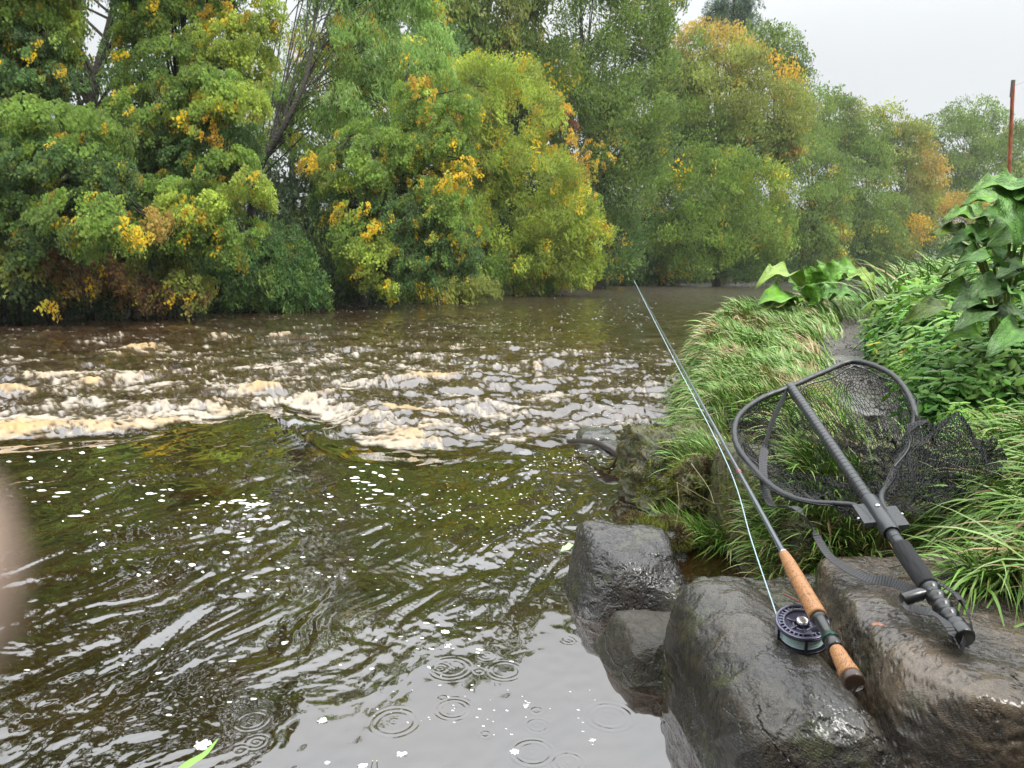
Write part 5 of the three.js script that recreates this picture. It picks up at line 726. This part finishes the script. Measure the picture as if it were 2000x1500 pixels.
    y += over * 0.15 * Math.sin(Math.PI * Math.pow(v, 0.9)) * (0.9 + 0.3 * N2(u * 3, v * 2)) + 0.05 * over * sstep(0.4, 1, v);
    return V(x, Math.max(y, lie), z);
  };
  const nu = 150, nv = 62, P = [], I = [], rad = 0.00105;
  const strand = (a, b) => { const d = b.clone().sub(a); if (d.length() > 0.06) return; d.normalize(); const s1 = Math.abs(d.y) < 0.9 ? V(0, 1, 0).cross(d).normalize() : V(1, 0, 0), s2 = d.clone().cross(s1), k = P.length / 3; for (const p of [a, b]) for (let j = 0; j < 3; j++) { const t = j * 2.094; P.push(p.x + rad * (s1.x * Math.cos(t) + s2.x * Math.sin(t)), p.y + rad * (s1.y * Math.cos(t) + s2.y * Math.sin(t)), p.z + rad * (s1.z * Math.cos(t) + s2.z * Math.sin(t))); } for (let j = 0; j < 3; j++) { const e = (j + 1) % 3; I.push(k + j, k + e, k + 3 + j, k + e, k + 3 + e, k + 3 + j); } };
  for (let r = 0; r < nv; r++) for (let c = 0; c < nu; c++) { // zigzag rows joined by short uprights: hexagons
    const ev = (v) => v < 0.5 ? v * 0.8 : 0.4 + (v - 0.5) * 1.2, o = (r & 1) * 0.5, u0 = (c + o) / nu, um = (c + o + 0.5) / nu, u1 = (c + o + 1) / nu, va = r / nv, vb = (r + 0.33) / nv, vn = (r + 1) / nv;
    const p0 = bagAt(u0, vb), pm = bagAt(um, va), p1 = bagAt(u1, vb);
    strand(p0, pm); strand(pm, p1); strand(p0, bagAt(u0, vn));
  }
  tag(part('netting', geom(P, I), std({ color: rgb(0.014, 0.015, 0.016), roughness: 0.55 }), net), null, null, null, 'stuff');
  const hem = []; for (let i = 0; i <= 80; i++) hem.push(bagAt(i / 80 * 0.96 + 0.01, 0.1)); part('hem_cord', tube(hem, 0.003, 6, 200, false), black, net);
  // webbing strap
  const ribbon = (pts, w, nrm0, seg = 60) => { const cv = new THREE.CatmullRomCurve3(pts, false, 'centripetal'), P = [], I = [], UV = []; for (let i = 0; i <= seg; i++) { const t = i / seg, p = cv.getPointAt(t), tg = cv.getTangentAt(t), nn = nrm0(t), s = tg.clone().cross(nn).normalize(), f = s.clone().cross(tg).normalize(); for (const [a, b] of [[-1, -1], [1, -1], [1, 1], [-1, 1]]) { P.push(p.x + s.x * a * w / 2 + f.x * b * 0.0008, p.y + s.y * a * w / 2 + f.y * b * 0.0008, p.z + s.z * a * w / 2 + f.z * b * 0.0008); UV.push(a * 0.5, t * cv.getLength()); } if (i < seg) for (let j = 0; j < 4; j++) { const k = i * 4 + j, e = i * 4 + (j + 1) % 4; I.push(k, e, k + 4, e, e + 4, k + 4); } } return geom(P, I, null, UV); };
  const weave = pic(64, (u, v) => 0.5 + 0.5 * Math.sin(v * 2 * Math.PI * 8)); weave.repeat.set(20, 20);
  const web = phys({ color: rgb(0.035, 0.035, 0.038), roughness: 0.55, bumpMap: weave, bumpScale: 0.0012 });
  part('strap', ribbon([A.clone().add(V(-0.015, -0.012, 0.01)), onPlane(1522, 800).add(V(0, 0.01, 0)), onPlane(1500, 860).add(V(0, 0.02, 0)), onPlane(1490, 915).add(V(0, 0.0, 0)), onPlane(1505, 960).add(V(0, -0.03, 0)), onY(1560, 995, 0.38), onY(1590, 1040, 0.32), onY(1622, 1088, 0.285), onY(1690, 1128, 0.275), onY(1745, 1138, 0.285), onY(1790, 1156, 0.29)], 0.021, (t) => (t < 0.35 ? V(0.75, 0.25, 0.6) : t < 0.8 ? V(0.1, 1, 0.25) : V(lerp(0.1, 0, t), lerp(1, 0.2, (t - 0.8) * 5), lerp(0.25, 1, (t - 0.8) * 5))), 90), web, net);
  const gE = g1.clone().addScaledVector(ax, -0.035);
  part('wrist_loop', ribbon([g0.clone().add(V(0.014, 0.012, 0)), onY(1866, 1160, 0.30), onY(1888, 1195, 0.295), onY(1897, 1222, 0.28), onY(1885, 1244, 0.27), gE.clone().add(V(-0.02, -0.005, 0.015)), onY(1850, 1220, 0.29), onY(1815, 1197, 0.285), onY(1772, 1186, 0.285), arm.clone().add(V(0.004, -0.004, 0.01))], 0.015, (t) => (t < 0.2 ? V(0.3, 1, 0.2) : t < 0.62 ? V(0.8, 0.35, 0.5) : V(0, 0.6, 0.8)), 80), web, net);
}
// ---------- froth flecks, small leaves and the finger at the lens ----------
function fleckGeo(seed, n = 22) { const R = rng(seed), P = [0, 0.24, 0], I = [], ph = R() * 9, el = 0.4 + 0.6 * R(); const rings = [[0.55, 0.2], [0.88, 0.11], [1, -0.05]]; rings.forEach(([q, h]) => { for (let i = 0; i < n; i++) { const a = i / n * 6.283, r = q * (0.8 + 0.3 * N2(Math.cos(a) * 1.2 + ph, Math.sin(a) * 1.2)); P.push(Math.cos(a) * r, h, Math.sin(a) * r * el); } }); for (let i = 0; i < n; i++) { const e = (i + 1) % n; I.push(0, 1 + e, 1 + i); for (let k = 0; k < 2; k++) { const a = 1 + k * n; I.push(a + i, a + e, a + n + i, a + e, a + n + e, a + n + i); } } return geom(P, I); }
{
  const R = rng(1200), G = [1, 2, 3, 4].map((s) => fleckGeo(s)), M = [[], [], [], []], m = new THREE.Matrix4(), q = new THREE.Quaternion(), froth = phys({ color: rgb(0.86, 0.85, 0.82), roughness: 0.6 });
  const drop = (px, py, w) => { const c = onY(px, py), d = c.length(), s = w * 0.5 * d / FOCAL, k = Math.floor(R() * 4); if (nearSide(c.x, c.z) > -0.02) return; q.setFromAxisAngle(V(0, 1, 0), -0.4 + (R() - 0.5) * 1.2); const yw = WATER_H(c.x, c.z); m.compose(V(c.x, yw, c.z), q, V(s, Math.max(0.0022, Math.min(0.006, s * 0.3)), s * 0.95)); M[k].push(...m.elements); };
  // drifts of flecks: [px, py, spread x, spread y, number, smallest, largest]
  for (const [px, py, sx, sy, n, a, b] of [[120, 890, 130, 22, 12, 8, 30], [150, 960, 150, 60, 20, 8, 32], [320, 960, 120, 40, 12, 8, 30], [500, 985, 120, 30, 26, 8, 34], [740, 935, 90, 40, 26, 6, 32], [430, 1020, 200, 50, 30, 6, 34], [760, 1000, 220, 60, 60, 4, 22], [1000, 960, 220, 70, 110, 3, 12], [1000, 1050, 220, 90, 120, 3, 10], [250, 1080, 220, 80, 26, 6, 26], [600, 1110, 260, 90, 46, 4, 18], [1130, 900, 100, 30, 80, 3, 8], [850, 1250, 220, 80, 26, 6, 18], [960, 1390, 260, 100, 44, 4, 10], [300, 1300, 280, 120, 16, 6, 20], [1180, 830, 80, 50, 160, 2, 6], [1240, 720, 80, 60, 160, 2, 5], [1150, 620, 260, 45, 300, 2, 5], [700, 600, 300, 20, 200, 2, 4], [900, 640, 300, 40, 300, 2, 5]])
    for (let i = 0; i < n; i++) drop(px + (R() + R() - 1) * sx, py + (R() + R() - 1) * sy, a + (b - a) * Math.pow(R(), 2.2));
  const all = thing('froth_flecks', 'white flecks of froth drifting on the dark pool', 'foam'); tag(all, null, null, null, 'stuff');
  G.forEach((g, k) => { const im = new THREE.InstancedMesh(g, froth, M[k].length / 16); im.instanceMatrix.array.set(M[k]); im.name = 'froth'; im.userData.kind = 'stuff'; im.castShadow = im.receiveShadow = true; all.add(im); });
  // the larger pads of froth close by, with bubbles on them
  const dome = new THREE.SphereGeometry(1, 12, 6, 0, Math.PI * 2, 0, Math.PI / 2), bub = phys({ color: rgb(0.8, 0.8, 0.78), roughness: 0.12, clearcoat: 1 });
  for (const [px, py, w, label] of [[395, 1455, 38, 'largest pad of white froth, touching the green blade at the bottom edge'], [630, 1408, 28, 'white froth pad right of the double rain ring at the bottom left'], [1005, 1468, 24, 'froth pad inside a wide rain ring near the small boulder'], [785, 1473, 28, 'froth pad at the bottom edge between two clear stretches of still water'], [1157, 1446, 18, 'small round froth pad nearest the big boulder'], [1028, 1379, 18, 'small froth pad on the bright still water above the pad in the wide ring'], [556, 1265 - 10, 20, 'froth pad on the edge of the ripples beside a dark reflection'], [868, 1235, 24, 'froth pad between ripples above the two large rain rings'], [1225 - 350, 1262, 20, 'froth pad just above the two large overlapping rain rings'], [640, 1490, 16, 'small froth pad at the very bottom edge'], [708, 1497, 26, 'froth pad cut by the bottom edge beside the pale stems']]) {
    const c = onY(px, py), s = w * 0.5 * c.length() / FOCAL, t = thing('froth_pad', label, 'foam'), yw = WATER_H(c.x, c.z);
    part('froth', fleckGeo(px, 26).scale(s, 0.005, s).rotateY(R() * 6).translate(c.x, yw, c.z), froth, t);
    const bs = []; for (let i = 0; i < 16; i++) { const a = R() * 6.28, r = s * 0.85 * Math.sqrt(R()), b = s * (0.05 + 0.09 * R()); bs.push(dome.clone().scale(b, b, b).translate(c.x + Math.cos(a) * r, yw + 0.001, c.z + Math.sin(a) * r * 0.7)); }
    tag(part('bubbles', mergeGeometries(bs), bub, t), null, null, null, 'stuff');
  }
}
{ // blades at the bottom edge and the scrap of leaf by the boulder
  const fresh = phys({ color: rgb(0.3, 0.55, 0.1), roughness: 0.4, side: THREE.DoubleSide });
  const blade = (pts, w) => { const cv = new THREE.CatmullRomCurve3(pts), P = [], I = [], n = 14; for (let i = 0; i <= n; i++) { const t = i / n, p = cv.getPointAt(t), s = cv.getTangentAt(t).cross(V(0.1, 1, 0.2)).normalize(), ww = w * (1 - Math.pow(t, 2.5)); P.push(p.x - s.x * ww, p.y - s.y * ww, p.z - s.z * ww, p.x, p.y - ww * 0.5, p.z, p.x + s.x * ww, p.y + s.y * ww, p.z + s.z * ww); if (i < n) for (let j = 0; j < 2; j++) { const k = i * 3 + j; I.push(k, k + 1, k + 3, k + 1, k + 4, k + 3); } } return geom(P, I); };
  solo('grass_blade', blade([onY(330, 1530, 0.02), onY(365, 1494, 0.035), onY(400, 1472, 0.045), onY(428, 1440, 0.06)], 0.009), fresh, 'single bright green blade poking up at the bottom edge on the left', 'grass blade');
  const st = thing('pale_stems', 'two thin pale stems at the bottom edge left of the centre', 'grass stems');
  for (const [a, b] of [[722, 728], [738, 736]]) part('stem', tube([onY(a, 1520, 0), onY((a + b) / 2, 1500, 0.03), onY(b, 1486, 0.05)], 0.0012, 5, 8), std({ color: rgb(0.6, 0.6, 0.45), roughness: 0.6 }), st);
  const c = onY(1112, 1076, 0.004), lf = thing('floating_leaf', 'pale green scrap of leaf floating by the angular grey boulder', 'leaf');
  part('blade', bigLeaf(c.clone().add(V(-0.02, 0.004, 0.012)), c.clone().add(V(0.035, 0.01, -0.03)), 0.03, 0.1, V(0, 1, 0), 5), phys({ color: rgb(0.35, 0.5, 0.25), roughness: 0.4, side: THREE.DoubleSide }), lf);
  part('stalk', tube([c.clone().add(V(-0.02, 0.004, 0.012)), c.clone().add(V(-0.035, 0.003, 0.02))], 0.001, 5, 3), fresh, lf);
  // a reddish twig and fallen leaf on the rock
  solo('twig', tube([onY(1530, 1160, 0.235), onY(1546, 1168, 0.24), onY(1562, 1176, 0.243)], 0.0022, 6, 8), std({ color: rgb(0.2, 0.07, 0.04), roughness: 0.6 }), 'short reddish twig in the crack beside the cork grip', 'twig');
  const fl = onY(1718, 1222, 0.272); solo('fallen_leaf', bigLeaf(fl.clone().add(V(-0.012, 0, -0.004)), fl.clone().add(V(0.012, 0, 0.003)), 0.009, 0.1, V(0, 1, 0.2), 8), std({ color: rgb(0.3, 0.13, 0.08), roughness: 0.5, side: THREE.DoubleSide }), 'small curled brown leaf on the slab right of the crack', 'leaf');
}
{ // the fingertip that reaches in front of the lens, far out of focus
  const J = [[at(-425, 1160, 0.024), 0.0068], [at(-1000, 1260, 0.025), 0.0076], [at(-2400, 1380, 0.027), 0.0082], [at(-3600, 1400, 0.034), 0.009]], W = J.map(([p]) => p), n = 44, mc = new MarchingCubes(n, new THREE.MeshBasicMaterial(), false, false, 60000);
  const box = new THREE.Box3().setFromPoints(W).expandByScalar(0.013), size = box.getSize(V(0, 0, 0)), mid = box.getCenter(V(0, 0, 0)), S = Math.max(size.x, size.y, size.z) / 2;
  const smin = (a, b, k) => { const h = clamp(0.5 + 0.5 * (b - a) / k); return lerp(b, a, h) - k * h * (1 - h); };
  for (let z = 0; z < n; z++) for (let y = 0; y < n; y++) for (let x = 0; x < n; x++) {
    const p = V((x / n - 0.5) * 2, (y / n - 0.5) * 2, (z / n - 0.5) * 2).multiplyScalar(S).add(mid); let d = 1;
    for (let i = 0; i < J.length - 1; i++) { const [a, ra] = J[i], [b, rb] = J[i + 1], ab = b.clone().sub(a), t = clamp(p.clone().sub(a).dot(ab) / ab.lengthSq()); d = smin(d, p.distanceTo(a.clone().addScaledVector(ab, t)) - lerp(ra, rb, t), 0.002); }
    mc.field[x + y * n + z * n * n] = -d;
  }
  mc.isolation = 0; mc.update();
  const P = mc.positionArray.slice(0, mc.count * 3), Nn = mc.normalArray.slice(0, mc.count * 3); for (let i = 0; i < P.length; i += 3) { P[i] = P[i] * S + mid.x; P[i + 1] = P[i + 1] * S + mid.y; P[i + 2] = P[i + 2] * S + mid.z; }
  const f = thing('finger', 'blurred fingertip of the photographer covering the left edge', 'finger');
  part('skin', geom(P, null, null, null, Nn), phys({ color: rgb(0.8, 0.55, 0.45), roughness: 0.5 }), f);
  const tipN = W[0].clone().lerp(W[1], 0.1), nail = new THREE.SphereGeometry(1, 20, 12, 0, Math.PI * 2, 0, Math.PI / 2).scale(0.0062, 0.0014, 0.0048).rotateZ(0.1).translate(tipN.x, tipN.y + 0.0062, tipN.z); part('nail', nail, phys({ color: rgb(0.7, 0.5, 0.42), roughness: 0.3, clearcoat: 0.4 }), f);
}
renderer.render(scene, camera);
